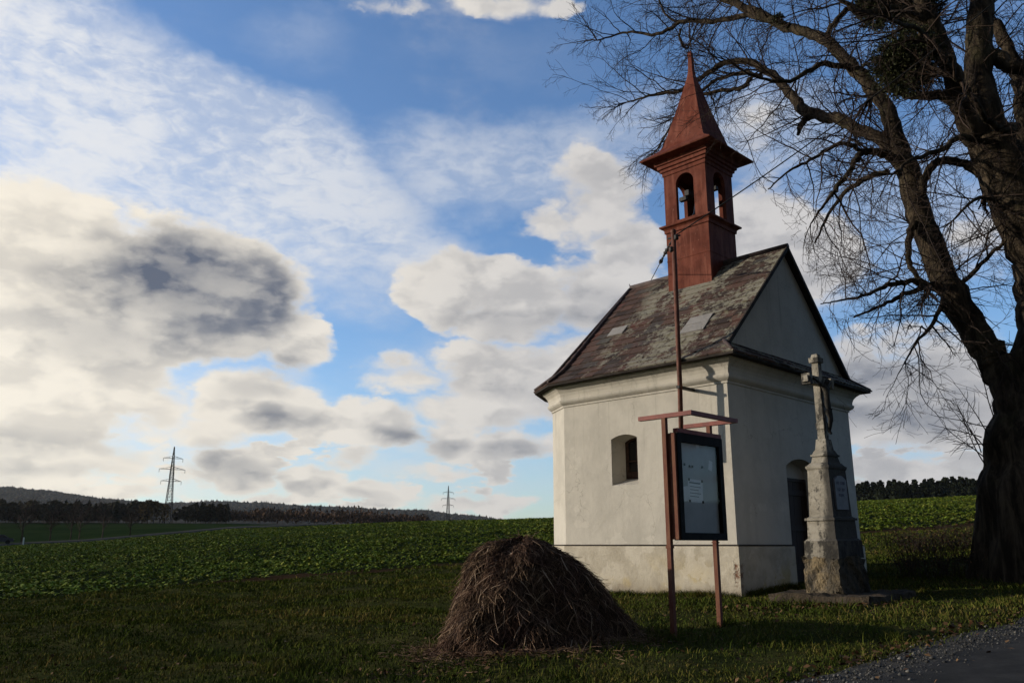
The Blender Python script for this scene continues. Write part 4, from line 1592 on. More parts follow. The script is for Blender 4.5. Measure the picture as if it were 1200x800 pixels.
D0 = 14.3
LIMBS = [
    # left leader
    ([(1200, 490, D0, 30), (1184, 452, D0, 24), (1163, 420, D0 + .1, 19), (1150, 402, D0 + .2, 17), (1115, 342, D0 + .4, 16.5), (1086, 272, D0 + .6, 15), (1068, 215, D0 + .8, 14), (1052, 172, D0 + 1, 11.5), (1036, 122, D0 + 1.2, 9), (1003, 82, D0 + 1.6, 8), (965, 45, D0 + 2.1, 6.6), (922, 32, D0 + 2.7, 5.6), (880, 12, D0 + 3.2, 4.8), (830, -8, D0 + 3.9, 4), (770, -30, D0 + 4.8, 2)], 1),
    ([(1050, 175, D0 + 1, 9), (1020, 158, D0 + 1.3, 7.5), (985, 141, D0 + 1.8, 7), (946, 132, D0 + 2.4, 6.8), (925, 108, D0 + 2.9, 5.6), (895, 80, D0 + 3.5, 4.6), (862, 72, D0 + 4.1, 3.8), (830, 84, D0 + 4.7, 3), (800, 105, D0 + 5.2, 2.4), (765, 112, D0 + 5.7, 1.5), (735, 120, D0 + 6.1, .8)], 1),
    ([(946, 130, D0 + 2.4, 5), (939, 150, D0 + 2.4, 3.4), (934, 158, D0 + 2.4, 1.2)], 0),
    ([(893, 90, D0 + 3.6, 3.4), (868, 86, D0 + 4.1, 2.6), (835, 97, D0 + 4.6, 2), (800, 128, D0 + 5.2, 1.5), (780, 165, D0 + 5.5, .8)], 1),
    ([(880, 92, D0 + 3.8, 2.8), (865, 104, D0 + 4.2, 2.6), (835, 108, D0 + 4.7, 2.4), (805, 122, D0 + 5.2, 1.8), (785, 150, D0 + 5.5, 1.2), (770, 175, D0 + 5.8, .8)], 1),
    ([(925, 32, D0 + 2.6, 4), (876, 18, D0 + 3.3, 3.6), (840, 26, D0 + 3.9, 3), (803, 25, D0 + 4.5, 2.7), (770, 40, D0 + 5, 2), (735, 38, D0 + 5.5, 1.4), (700, 48, D0 + 6, .8)], 1),
    ([(803, 25, D0 + 4.5, 1.6), (785, 22, D0 + 4.8, 1.4), (772, 0, D0 + 5, 1.1), (765, -25, D0 + 5.1, .6)], 1),
    ([(797, 34, D0 + 4.6, 1.5), (798, 50, D0 + 4.7, 1.4), (806, 56, D0 + 4.8, 1.2), (816, 30, D0 + 4.8, .8)], 1),
    ([(1002, 82, D0 + 1.6, 4.5), (965, 75, D0 + 1.2, 3.4), (925, 95, D0 + .9, 2.4), (885, 90, D0 + .6, 1.6), (850, 70, D0 + .4, .8)], 1),
    ([(965, 45, D0 + 2.1, 4), (985, 18, D0 + 2.0, 3.6), (1000, 8, D0 + 1.9, 3), (1040, -4, D0 + 1.7, 2)], 1),
    # hanging branches of the left leader
    ([(1058, 190, D0 + .9, 6), (1035, 180, D0 + .6, 5), (1012, 178, D0 + .4, 4.2), (1000, 195, D0 + .3, 3.5), (982, 218, D0 + .2, 3), (965, 240, D0 + .1, 1.8), (950, 262, D0, .8)], 1),
    ([(1012, 178, D0 + .4, 3), (985, 168, D0 + .1, 2.6), (955, 185, D0 - .1, 2), (925, 200, D0 - .2, 1.4), (900, 222, D0 - .3, .8)], 1),
    ([(1040, 200, D0 + .8, 4), (1005, 215, D0 + 1.2, 3), (975, 245, D0 + 1.6, 2), (955, 285, D0 + 1.9, 1)], 1),
    ([(1078, 250, D0 + .7, 5), (1066, 275, D0 + .4, 4), (1064, 305, D0 + .2, 3.6), (1075, 325, D0 + .1, 3), (1085, 338, D0, 2)], 1),
    ([(1098, 338, D0 + .5, 5), (1075, 330, D0 + .2, 3.8), (1045, 333, D0 - .1, 3), (1015, 345, D0 - .3, 2), (985, 352, D0 - .5, 1.2), (962, 356, D0 - .6, .6)], 1),
    ([(1090, 336, D0 + .5, 4), (1060, 345, D0 + .9, 3), (1030, 360, D0 + 1.2, 2), (1000, 372, D0 + 1.5, 1)], 1),
    ([(1108, 352, D0 + .4, 3.5), (1092, 380, D0 + .1, 2.4), (1075, 400, D0 - .1, 1.6), (1060, 425, D0 - .2, .8)], 1),
    ([(1112, 345, D0 + .4, 3.5), (1140, 320, D0 + .2, 2.8), (1170, 290, D0, 2.2), (1190, 270, D0 - .2, 1.4)], 1),
    ([(1078, 245, D0 + .7, 6), (1083, 212, D0 + .5, 5.2), (1100, 190, D0 + .4, 4.8), (1130, 192, D0 + .3, 5.2), (1150, 205, D0 + .2, 6)], 1),
    # right leader and its forks
    ([(1208, 480, D0, 36), (1224, 400, D0, 33), (1225, 335, D0, 33), (1211, 280, D0 - .1, 33), (1185, 212, D0 - .1, 33), (1161, 165, D0 - .2, 26), (1149, 120, D0 - .2, 18), (1146, 60, D0 - .1, 15), (1152, 0, D0, 14), (1160, -60, D0 + .1, 12), (1160, -140, D0 + .2, 9), (1150, -220, D0 + .3, 4)], 1),
    ([(1146, 165, D0 - .2, 16), (1128, 130, D0 - .5, 12.5), (1115, 85, D0 - .8, 11), (1100, 45, D0 - 1, 10), (1083, 8, D0 - 1.1, 9), (1065, -40, D0 - 1.2, 8), (1040, -100, D0 - 1.3, 5)], 1),
    ([(1190, 235, D0 - .1, 17), (1201, 170, D0 + .3, 13), (1203, 110, D0 + .6, 12), (1213, 60, D0 + .8, 11), (1230, -10, D0 + 1, 10), (1240, -80, D0 + 1.2, 6)], 1),
    ([(1150, 60, D0 - .1, 11), (1172, 70, D0 - .3, 9), (1192, 80, D0 - .4, 8), (1216, 70, D0 - .4, 7), (1260, 40, D0 - .5, 5)], 1),
    ([(1203, 135, D0 + .6, 10), (1197, 105, D0 + .7, 9), (1188, 75, D0 + .8, 8), (1170, 35, D0 + 1, 7), (1150, 10, D0 + 1.2, 5), (1130, -30, D0 + 1.4, 3)], 1),
    ([(1118, 118, D0 - .6, 7), (1095, 112, D0 - .5, 5.5), (1065, 113, D0 - .3, 4.5), (1040, 105, D0 - .1, 3), (1020, 112, D0, 2)], 1),
    ([(1150, 168, D0 - .3, 4.5), (1128, 160, D0 - .8, 3.6), (1100, 176, D0 - 1.1, 3.2), (1068, 188, D0 - 1.3, 2.2), (1045, 205, D0 - 1.5, 1)], 1),
    ([(1120, 90, D0 - .8, 5), (1095, 55, D0 - 1.5, 4), (1075, 35, D0 - 2, 3), (1045, 25, D0 - 2.5, 2)], 1),
    ([(1190, 150, D0 - .4, 6), (1160, 145, D0 - 1.0, 4), (1130, 100, D0 - 1.5, 3), (1118, 92, D0 - 1.6, 2)], 1),
    ([(1185, 260, D0, 5), (1165, 235, D0 - .4, 3), (1140, 235, D0 - .7, 2), (1115, 260, D0 - 1, 1)], 1),
    ([(1100, 40, D0 - 1, 6), (1060, 10, D0 - 1.2, 4.5), (1010, 15, D0 - 1.4, 3.5), (970, -10, D0 - 1.6, 2)], 1),
    ([(1060, -30, D0 - 1.2, 6), (1000, -50, D0 - 1, 4), (930, -60, D0 - .6, 3), (860, -40, D0, 2)], 1),
    ([(1230, 60, D0 + .8, 8), (1270, 100, D0 + .5, 6), (1310, 120, D0 + .2, 4), (1360, 110, D0, 2)], 1),
]
trunk = MB()
base_pts = [(1207, 706, D0, 62), (1206, 684, D0, 59), (1205, 660, D0, 57), (1204, 620, D0, 54), (1204, 585, D0, 56), (1204, 560, D0, 53), (1206, 543, D0, 48), (1204, 522, D0, 50), (1205, 500, D0, 46), (1206, 480, D0, 36), (1207, 462, D0, 33), (1206, 440, D0, 34)]
P_, R_ = limb(base_pts)
P_, R_ = smooth_path(P_, R_, 6)
sides = 40
vs, fs = [], []
for i, (p, r) in enumerate(zip(P_, R_)):
    for k in range(sides):
        a = 2 * math.pi * k / sides
        z = p.z
        flare = max(0, 1 - z / .7)
        w = 1 + .07 * math.sin(3 * a + z * 1.4) + .05 * math.sin(7 * a + 2 - z * 2) + .03 * math.sin(13 * a + z * 5) + flare * .06 * math.sin(5 * a + 1)
        # burls on the camera-left side
        for (ab, zb, am, wa, wz) in ((3.3, 2.3, .05, .45, .16), (3.6, 1.45, .06, .4, .22), (4.6, 1.9, .10, .4, .4)):
            da = (a - ab + math.pi) % (2 * math.pi) - math.pi
            w += am * math.exp(-(da / wa) ** 2 - ((z - zb) / wz) ** 2)
        vs.append((p.x + r * w * math.cos(a), p.y + r * w * math.sin(a), p.z + random.uniform(-.01, .01)))
for i in range(len(P_) - 1):
    for k in range(sides):
        fs.append((i * sides + k, i * sides + (k + 1) % sides, (i + 1) * sides + (k + 1) % sides, (i + 1) * sides + k))
trunk.add(vs, fs)
SRC = []
for pts, flag in LIMBS:
    P_, R_ = limb(pts)
    P_, R_ = smooth_path(P_, R_, 6)
    P_ = [p + Vector((random.gauss(0, 1), random.gauss(0, 1), random.gauss(0, 1))) * min(.018, r * .35) for p, r in zip(P_, R_)]
    trunk.tube(P_, [max(r * (1 + random.uniform(-.08, .08)), .006) for r in R_], 12 if max(R_) > .1 else 7)
    if flag:
        SRC.append((np.array([tuple(p) for p in P_]), np.array(R_)))
trunk.build('trunk', M_['bark'], tree, True)

# branches of the second order start along the limbs
S1, D1, L1, R1 = [], [], [], []
for P_, R_ in SRC:
    seg = np.linalg.norm(np.diff(P_, axis=0), axis=1)
    cum_ = np.concatenate([[0], np.cumsum(seg)])
    for s in np.arange(.15, cum_[-1], .17):
        if rng.random() < .12:
            continue
        i = min(np.searchsorted(cum_, s) - 1, len(seg) - 1)
        t = (s - cum_[i]) / seg[i]
        p = P_[i] * (1 - t) + P_[i + 1] * t
        r = R_[i] * (1 - t) + R_[i + 1] * t
        if r > .24 and rng.random() < .5:
            continue
        T = unit(P_[i + 1] - P_[i])
        perp = unit(np.cross(T, rng.normal(size=3)))
        a = math.radians(rng.uniform(35, 75))
        S1.append(p)
        D1.append(T * math.cos(a) + perp * math.sin(a))
        L1.append(rng.uniform(.7, 2.3) * (1.0 if r < .12 else .85))
        R1.append(min(r * .55, rng.uniform(.008, .022)))
    # fan at the tip
    T = unit(P_[-1] - P_[-3])
    for k in range(4):
        S1.append(P_[-1])
        D1.append(T + rng.normal(size=3) * .35)
        L1.append(rng.uniform(.6, 1.4))
        R1.append(max(R_[-1] * .8, .008))
S1, D1, L1, R1 = map(np.array, (S1, D1, L1, R1))
P1, Q1 = grow(S1, D1, L1, R1, 8, .15, (0, 0, -.03), .3)
S2, D2, L2, R2 = spawn(P1, Q1, 8, .12, (25, 60), .52, .62, .22, 1.15, L1)
P2, Q2 = grow(S2, D2, L2, R2, 5, .17, (0, 0, -.03), .35)
S3, D3, L3, R3 = spawn(P2, Q2, 4, .15, (25, 60), .5, .7, .10, .50, L2)
P3, Q3 = grow(S3, D3, L3, np.maximum(R3, .0022), 3, .2, (0, 0, -.01), .5)
# keep the twigs off the chapel and the ground
def keep(P_):
    w = P_[:, -1] + np.array(TB)
    l = w - np.array(A)
    gx_ = l[:, 0] * math.cos(TH) + l[:, 1] * math.sin(TH)
    wy_ = -l[:, 0] * math.sin(TH) + l[:, 1] * math.cos(TH)
    inside = (gx_ > -.6) & (gx_ < CW + .5) & (wy_ > -.5) & (wy_ < 5.2) & (w[:, 2] < 8.0)
    # nothing hangs before the gable: measure sideways from the line of sight to its right-hand eaves
    bear = np.arctan2(w[:, 0], w[:, 1])
    rise = (w[:, 2] - EYE) / np.hypot(w[:, 0], w[:, 1])
    g_r = math.atan2(7.35, 17.6) - np.clip((rise - .17) / .30, 0, 1) * .085
    before = (bear < g_r) & (rise < .43) & (wy_ < .5)
    return ~inside & ~before & (w[:, 2] > 2.6)


parts = []
for P_, Q_, s_ in ((P1, np.maximum(Q1, .004), 5), (P2, np.maximum(Q2, .0034), 3), (P3, np.maximum(Q3, .0026), 3)):
    kp = keep(P_)
    parts.append((*tubes(P_[kp], Q_[kp], s_), kp.sum(), s_ * (P_.shape[1] - 1)))
# water shoots at the burl
sS, sD, sL = [], [], []
for (px, py) in ((1157, 520), (1152, 522), (1160, 500), (1155, 545), (1165, 490), (1150, 530), (1150, 512), (1153, 535), (1158, 508)):
    p = at(px, py, D0 - .25)
    sS.append(np.array(p - TB))
    sD.append(np.array([rng.uniform(-1, -.4), rng.uniform(-.5, .5), rng.uniform(.0, 1.3)]))
    sL.append(rng.uniform(.8, 1.35))
sS, sD, sL = map(np.array, (sS, sD, sL))
PS, QS = grow(sS, sD, sL, np.full(len(sS), .011), 8, .07, (-.03, 0, .03), .3)
tS, tD, tL, tR = spawn(PS, QS, 11, .15, (35, 70), .40, .6, .15, .7, sL)
PT, QT = grow(tS, tD, tL, tR, 5, .12, (-.06, 0, .0), .4)
parts.append((*tubes(PS, QS, 5), len(PS), 40))
parts.append((*tubes(PT, np.maximum(QT, .003), 3), len(PT), 15))
VV, FF, RR, off = [], [], [], 0
for v_, f_, cnt, per in parts:
    VV.append(v_)
    FF.append(f_ + off)
    RR.append(np.repeat(rng.uniform(0, 1, cnt), per))
    off += len(v_)
array_mesh('crown', np.concatenate(VV), np.concatenate(FF), M_['twig'], tree, rnd=np.concatenate(RR))

# mistletoe balls
for (px, py, Y, rp_) in ((1062, 72, D0 - .9, 43), (1032, 4, D0 + .6, 36), (1075, 8, D0 + .3, 34), (912, 22, D0 + 2.6, 9)):
    c = np.array(at(px, py, Y) - TB)
    R0 = rp_ / FPX * 15.2
    k = int(1300 * (rp_ / 40) ** 2)
    D = unit(rng.normal(size=(k, 3)))
    P_, Q_ = grow(np.repeat(c[None], k, 0) + D * R0 * .1, D, np.full(k, R0) * rng.uniform(.75, 1.0, k), np.full(k, .006), 4, .22, (0, 0, -.03), .6)
    v_, f_ = tubes(P_, Q_, 3)
    # leaf pairs along the outer half
    m_ = k * 9
    a = rng.integers(0, k, m_)
    t = rng.uniform(.4, 1, m_) * 3.999
    i = t.astype(int)
    p = P_[a, i] * (1 - (t - i))[:, None] + P_[a, i + 1] * (t - i)[:, None]
    d1 = unit(unit(P_[a, i + 1] - P_[a, i]) + rng.normal(size=(m_, 3)) * .9)
    d2 = unit(np.cross(d1, rng.normal(size=(m_, 3))))
    ll, lw = rng.uniform(.035, .06, (m_, 1)), rng.uniform(.008, .014, (m_, 1))
    lv = np.stack([p, p + d1 * ll * .5 + d2 * lw, p + d1 * ll, p + d1 * ll * .5 - d2 * lw], 1).reshape(-1, 3)
    lf = np.arange(m_ * 4).reshape(-1, 4) + len(v_)
    array_mesh('mistletoe', np.concatenate([v_, lv]), np.concatenate([f_, lf]), M_['mistletoe'], tree, rnd=np.concatenate([np.zeros(len(f_)), rng.uniform(0, 1, m_)]))

# dry brown weeds by the trunk
wc = at(1100, 652, 15.0)
wz = h(wc.x, wc.y)
shrub = tag(empty('dry_shrub', (wc.x, wc.y, wz)), 'low brown dried shrub at the foot of the big tree', 'shrub')
k = 130
S = np.stack([rng.normal(size=k) * .55, rng.normal(size=k) * .35, np.zeros(k)], -1)
D = np.stack([rng.normal(size=k) * .35, rng.normal(size=k) * .35, np.ones(k)], -1)
P_, Q_ = grow(S, D, rng.uniform(.35, .9, k), np.full(k, .005), 5, .15, (0, 0, 0), .4)
c_ = spawn(P_, Q_, 6, .2, (20, 60), .4, .7, .08, .3, np.full(k, .7))
P2_, Q2_ = grow(*c_, 3, .2, (0, 0, 0), .5)
va, fa = tubes(P_, Q_, 3)
vb, fb = tubes(P2_, np.maximum(Q2_, .002), 3)
array_mesh('stems', np.concatenate([va, vb]), np.concatenate([fa, fb + len(va)]), M_['twig'], shrub, rnd=rng.uniform(0, 1, len(fa) + len(fb)))
m_ = 1100
a = rng.integers(0, len(P2_), m_)
p = P2_[a, rng.integers(1, 4, m_)]
d1, d2 = unit(rng.normal(size=(m_, 3))), unit(rng.normal(size=(m_, 3)))
lv = np.stack([p, p + d1 * .02 + d2 * .012, p + d1 * .045, p + d1 * .02 - d2 * .012], 1).reshape(-1, 3)
array_mesh('dead_leaves', lv, np.arange(m_ * 4).reshape(-1, 4), M_['dead_leaf'], shrub, rnd=rng.uniform(0, 1, m_))

sh2 = copy_tree(shrub)
p = at(1112, 636, 23.0)
sh2.location = (p.x, p.y, h(p.x, p.y) - .05)
sh2.scale = (1.7, 1.4, .95)
sh2['label'] = 'sunlit reddish dried shrub in the grass behind the big tree'
sh2['group'] = shrub['group'] = 'dry shrubs by the big tree'
shrub['label'] = 'low brown dried shrub in the shade at the foot of the big tree'

# ------------------------------------------------------------------ ground cover
def lane_off(x, y):
    return (x - P0.x) * NR.x + (y - P0.y) * NR.y


def in_chapel(x, y, pad=.03):
    lx, ly = x - A.x, y - A.y
    gx_ = lx * math.cos(TH) + ly * math.sin(TH)
    wy_ = -lx * math.sin(TH) + ly * math.cos(TH)
    return (gx_ > -pad) & (gx_ < CW + pad) & (wy_ > -pad) & (wy_ < 4.8)


def edge_of(x, y):
    return y - (29.2 + .42 * x) + snoise(x, y, .9) * .7


def scatter(k, r0, r1, pw, a0=-36, a1=36):
    u = rng.uniform(0, 1, k)
    e = 2 - pw
    r = (r0 ** e + u * (r1 ** e - r0 ** e)) ** (1 / e)
    a = np.radians(rng.uniform(a0, a1, k))
    return r * np.sin(a), r * np.cos(a), r


x, y, r = scatter(330000, 6.3, 40, 1.35)
ok = (lane_off(x, y) < -.40 + rng.normal(size=len(x)) * .10) & (edge_of(x, y) < .3) & ~in_chapel(x, y)
ok &= rng.uniform(0, 1, len(x)) < np.clip(.75 + .5 * snoise(x, y, 2.3) + .3 * snoise(x, y, 7), .12, 1)
x, y, r = x[ok], y[ok], r[ok]
k = len(x)
z = H(x, y)
hgt = rng.uniform(.020, .062, k) * (1 + .55 * snoise(x, y, 1.7)) * (1 + .4 * snoise(x, y, 5.1)) * (1 + .12 * np.clip(r - 10, 0, 12) / 4)
hgt += np.where(rng.uniform(0, 1, k) < .012, .09, 0)
wd = rng.uniform(.003, .007, k) * np.clip(r / 9, 1, 3.5)
lean = rng.normal(size=(k, 2)) * .55
az_ = rng.uniform(0, np.pi, k)
sx, sy = np.cos(az_) * wd, np.sin(az_) * wd
B = np.stack([x, y, z - .005], -1)
S_ = np.stack([sx, sy, np.zeros(k)], -1)
mid = B + np.stack([lean[:, 0] * hgt * .35, lean[:, 1] * hgt * .35, hgt * .6], -1)
tip = B + np.stack([lean[:, 0] * hgt * 1.1, lean[:, 1] * hgt * 1.1, hgt], -1)
Vg = np.stack([B - S_, B + S_, mid + S_ * .7, mid - S_ * .7, tip], 1).reshape(-1, 3)
b0 = (np.arange(k) * 5)[:, None]
Fg = np.concatenate([b0 + np.array([0, 1, 2]), b0 + np.array([0, 2, 3]), b0 + np.array([3, 2, 4])])
# taller tufts at the foot of the wall, the posts and here and there on the verge
tx_, ty_, _r = scatter(420, 7, 27, 1.2)
q9 = rng.uniform(0, 3.8, 90)
q6 = rng.uniform(0, 1.7, 60)
wall_x = np.concatenate([tx_, A.x - .10 * math.cos(TH) - q9 * math.sin(TH), A.x + q6 * math.cos(TH) + .10 * math.sin(TH), BP.x + rng.normal(size=8) * .06, BP.x + .714 + rng.normal(size=8) * .06])
wall_y = np.concatenate([ty_, A.y - .10 * math.sin(TH) + q9 * math.cos(TH), A.y + q6 * math.sin(TH) - .10 * math.cos(TH), BP.y + rng.normal(size=8) * .06, BP.y + .70 + rng.normal(size=8) * .06])
okt = (lane_off(wall_x, wall_y) < -.45) & (edge_of(wall_x, wall_y) < .2) & ~in_chapel(wall_x, wall_y)
wall_x, wall_y = wall_x[okt], wall_y[okt]
kt, nb = len(wall_x), 34
bx = (wall_x[:, None] + rng.normal(size=(kt, nb)) * .045).ravel()
by = (wall_y[:, None] + rng.normal(size=(kt, nb)) * .045).ravel()
bh = (rng.uniform(.05, .13, (kt, 1)) * rng.uniform(.5, 1.3, (kt, nb))).ravel()
bl_ = rng.normal(size=(kt * nb, 2)) * .6
ba = rng.uniform(0, np.pi, kt * nb)
bw = rng.uniform(.0025, .005, kt * nb)
B2 = np.stack([bx, by, H(bx, by) - .005], -1)
S2_ = np.stack([np.cos(ba) * bw, np.sin(ba) * bw, np.zeros(kt * nb)], -1)
m2 = B2 + np.stack([bl_[:, 0] * bh * .35, bl_[:, 1] * bh * .35, bh * .6], -1)
t2 = B2 + np.stack([bl_[:, 0] * bh * 1.2, bl_[:, 1] * bh * 1.2, bh * .95], -1)
V2 = np.stack([B2 - S2_, B2 + S2_, m2 + S2_ * .7, m2 - S2_ * .7, t2], 1).reshape(-1, 3)
x, y = np.concatenate([x, bx]), np.concatenate([y, by])
k = len(x)
Vg = np.concatenate([Vg, V2])
b0 = (np.arange(k) * 5)[:, None]
Fg = np.concatenate([b0 + np.array([0, 1, 2]), b0 + np.array([0, 2, 3]), b0 + np.array([3, 2, 4])])
rg_ = np.clip(rng.uniform(0, 1, k) * .85 + .15 * snoise(x, y, 1.1), 0, 1)
tag(array_mesh('grass', Vg, Fg, M_['grass'], rnd=np.tile(rg_, 3)), 'short rough grass on the verge round the chapel', 'grass', None, 'stuff')

# leafy field crop
x, y, r = scatter(56000, 24, 165, 1.1)
ed = edge_of(x, y)
ok = (ed > .3 + rng.exponential(1.0, len(x)) * (1 + .8 * snoise(x, y, .35)) * np.where(x > -9, 2.2, .6))
ok &= rng.uniform(0, 1, len(x)) < np.clip(.8 + .5 * snoise(x, y, .5), .25, 1)
x, y, r = x[ok], y[ok], r[ok]
k, nl = len(x), 9
size = rng.uniform(.10, .22, k) * (1 + .25 * snoise(x, y, .4)) * np.clip(.75 + (r - 24) / 120, .75, 1.5)
c = np.stack([x, y, H(x, y)], -1)[:, None, :]
a = rng.uniform(0, 6.28, (k, nl))
elv = rng.uniform(.55, 1.45, (k, nl))
sz = size[:, None] * rng.uniform(.7, 1.15, (k, nl))
o_ = np.stack([np.cos(a), np.sin(a), np.zeros_like(a)], -1)
s_ = np.stack([-np.sin(a), np.cos(a), rng.normal(size=a.shape) * .25], -1)
d1 = o_ * np.cos(elv)[..., None] + np.array([0, 0, 1]) * np.sin(elv)[..., None]
d2 = o_ * np.cos(elv - .9)[..., None] + np.array([0, 0, 1]) * np.sin(elv - .9)[..., None]
p1 = c + d1 * sz[..., None] * .55
p2 = p1 + d2 * sz[..., None] * .55
wl = (sz * .24)[..., None]
Vc = np.stack([c + s_ * wl * .25, c - s_ * wl * .25, p1 - s_ * wl, p1 + s_ * wl, p2 - s_ * wl * .5, p2 + s_ * wl * .5], 2).reshape(-1, 3)
b0 = (np.arange(k * nl) * 6)[:, None]
Fc = np.concatenate([b0 + np.array([0, 1, 2, 3]), b0 + np.array([3, 2, 4, 5])])
rc = np.clip(rng.uniform(0, 1, k * nl) * .7 + np.repeat(rng.uniform(0, .3, k), nl), 0, 1)
tag(array_mesh('field_crop', Vc, Fc, M_['crop'], rnd=np.tile(rc, 2)), 'low leafy green crop covering the field behind the verge', 'crop', None, 'stuff')

# gravel stones along the lane
k = 5200
t = rng.uniform(-3, 12, k)
o = rng.normal(-.12, .17, k)
base_r = rng.uniform(.004, .014, k) * np.where(rng.uniform(0, 1, k) < .05, 1.9, 1)
px_ = P0.x + DR.x * t + NR.x * o
py_ = P0.y + DR.y * t + NR.y * o
oct_ = np.array([(1, 0, 0), (0, 1, 0), (-1, 0, 0), (0, -1, 0), (0, 0, 1), (0, 0, -1)], float)
Vst = np.stack([px_, py_, H(px_, py_) + .012 + base_r * .4], -1)[:, None, :] + oct_[None] * base_r[:, None, None] * rng.uniform(.6, 1.3, (k, 6, 1)) * np.array([1, 1, .7])
f8 = np.array([(0, 1, 4), (1, 2, 4), (2, 3, 4), (3, 0, 4), (1, 0, 5), (2, 1, 5), (3, 2, 5), (0, 3, 5)])
Fst = ((np.arange(k) * 6)[:, None, None] + f8[None]).reshape(-1, 3)
tag(array_mesh('gravel_stones', Vst.reshape(-1, 3), Fst, M_['stones'], rnd=np.repeat(rng.uniform(0, 1, k) ** 1.5, 8)), 'loose grey stones scattered along the lane edge', 'gravel', None, 'stuff')

# fallen leaves: along the lane edge, round the slab, thinly over the verge
k1, k2, k3, k4 = 700, 650, 700, 300
t = rng.uniform(-3, 10, k1)
o = rng.normal(-.52, .14, k1)
xs = [P0.x + DR.x * t + NR.x * o]
ys_ = [P0.y + DR.y * t + NR.y * o]
xs.append(MC.x - .5 + rng.normal(size=k2) * .65)
ys_.append(MC.y - .75 + rng.normal(size=k2) * .45)
xx, yy, _r = scatter(k3, 6.5, 18, 1.2)
xs.append(xx)
ys_.append(yy)
xs.append(hx0 - .6 + rng.normal(size=k4) * .7)
ys_.append(hy0 - 1.0 + rng.normal(size=k4) * .35)
x, y = np.concatenate(xs), np.concatenate(ys_)
ok = ~in_chapel(x, y) & (lane_off(x, y) < .5)
x, y = x[ok], y[ok]
k = len(x)
p = np.stack([x, y, H(x, y) + rng.uniform(.012, .05, k)], -1)
d1 = unit(np.stack([rng.normal(size=k), rng.normal(size=k), rng.normal(size=k) * .4], -1))
d2 = unit(np.cross(d1, np.stack([rng.normal(size=k) * .4, rng.normal(size=k) * .4, np.ones(k)], -1)))
s_ = rng.uniform(.018, .036, (k, 1))
lv = np.stack([p - d1 * s_, p + d2 * s_ * .7, p + d1 * s_, p - d2 * s_ * .7 + np.array([0, 0, .008])], 1).reshape(-1, 3)
tag(array_mesh('fallen_leaves', lv, np.arange(k * 4).reshape(-1, 4), M_['dead_leaf'], rnd=rng.uniform(0, 1, k)), 'scattered brown fallen leaves on the grass', 'leaves', None, 'stuff')


# ------------------------------------------------------------------ far trees
def crown_mesh(kind, seed, hgt, wid):
    g = np.random.default_rng(seed)
    k = {'conifer': 260, 'broad': 300, 'birch': 240, 'bare': 0}[kind]
    if kind == 'conifer':
        z = g.uniform(.08, 1, k) ** .8
        rad = (1 - z) * wid * .5 * (.7 + .5 * np.sin(z * 40) ** 2) + .1
        a = g.uniform(0, 6.28, k)
        p = np.stack([np.cos(a) * rad, np.sin(a) * rad, z * hgt], -1)
        sz = .55 * wid / 4
    else:
        q = unit(g.normal(size=(k, 3))) * g.uniform(.45, 1, (k, 1)) ** .5
        lob = 1 + .28 * np.sin(q[:, 0] * 4 + seed) + .2 * np.sin(q[:, 2] * 6 + seed * 2)
        p = q * lob[:, None] * np.array([wid * .5, wid * .5, hgt * .38]) + np.array([0, 0, hgt * .6])
        sz = .5 * wid / 4.5
    d1, d2 = unit(g.normal(size=(k, 3))), unit(g.normal(size=(k, 3)))
    s = g.uniform(.6, 1.5, (k, 1)) * sz
    v = np.stack([p - d1 * s, p + d2 * s, p + d1 * s, p - d2 * s], 1).reshape(-1, 3)
    return v, np.arange(k * 4).reshape(-1, 4), g.uniform(0, 1, k)


def far_tree(kind, seed, hgt, wid, name, mat):
    root = empty(name)
    t = MB()
    t.tube([(0, 0, -.5), (0, 0, hgt * .45), (.1, 0, hgt * .8)], [.16, .12, .04], 5)
    t.build('trunk', M_['bark'], root)
    if kind == 'bare':
        g = rng
        S = np.stack([np.zeros(16), np.zeros(16), np.linspace(.3, .8, 16) * hgt], -1)
        D = np.stack([g.normal(size=16), g.normal(size=16), np.full(16, 1.1)], -1)
        L = np.full(16, hgt * .34)
        P_, Q_ = grow(S, D, L, np.full(16, .05), 4, .12, (0, 0, .05), .4)
        c_ = spawn(P_, Q_, 7, .2, (25, 60), .45, .6, .3, 2, L)
        P2_, Q2_ = grow(*c_, 3, .15, (0, 0, .03), .5)
        va, fa = tubes(P_, Q_, 3)
        vb, fb = tubes(P2_, np.maximum(Q2_, .02), 3)
        array_mesh('crown', np.concatenate([va, vb]), np.concatenate([fa, fb + len(va)]), M_['twig'], root, rnd=rng.uniform(0, 1, len(fa) + len(fb)))
    else:
        v, f, rr = crown_mesh(kind, seed, hgt, wid)
        array_mesh('crown', v, f, M_[mat], root, rnd=rr)
    return root


def put(o, px, R0, s, label, cat, group, dz=0):
    d = ray(px, 620)
    a = math.atan2(d.x, d.y)
    x, y = R0 * math.sin(a), R0 * math.cos(a)
    o.location = (x, y, h(x, y) + dz)
    o.rotation_euler = (0, 0, random.uniform(0, 6.28))
    o.scale = (s * random.uniform(.85, 1.2), s * random.uniform(.85, 1.2), s)
    tag(o, label, cat, group)


def row(proto, spots, label, cat, group):
    first = True
    for px, R0, s in spots:
        o = proto if first else copy_tree(proto)
        first = False
        put(o, px, R0, s, label, cat, group)


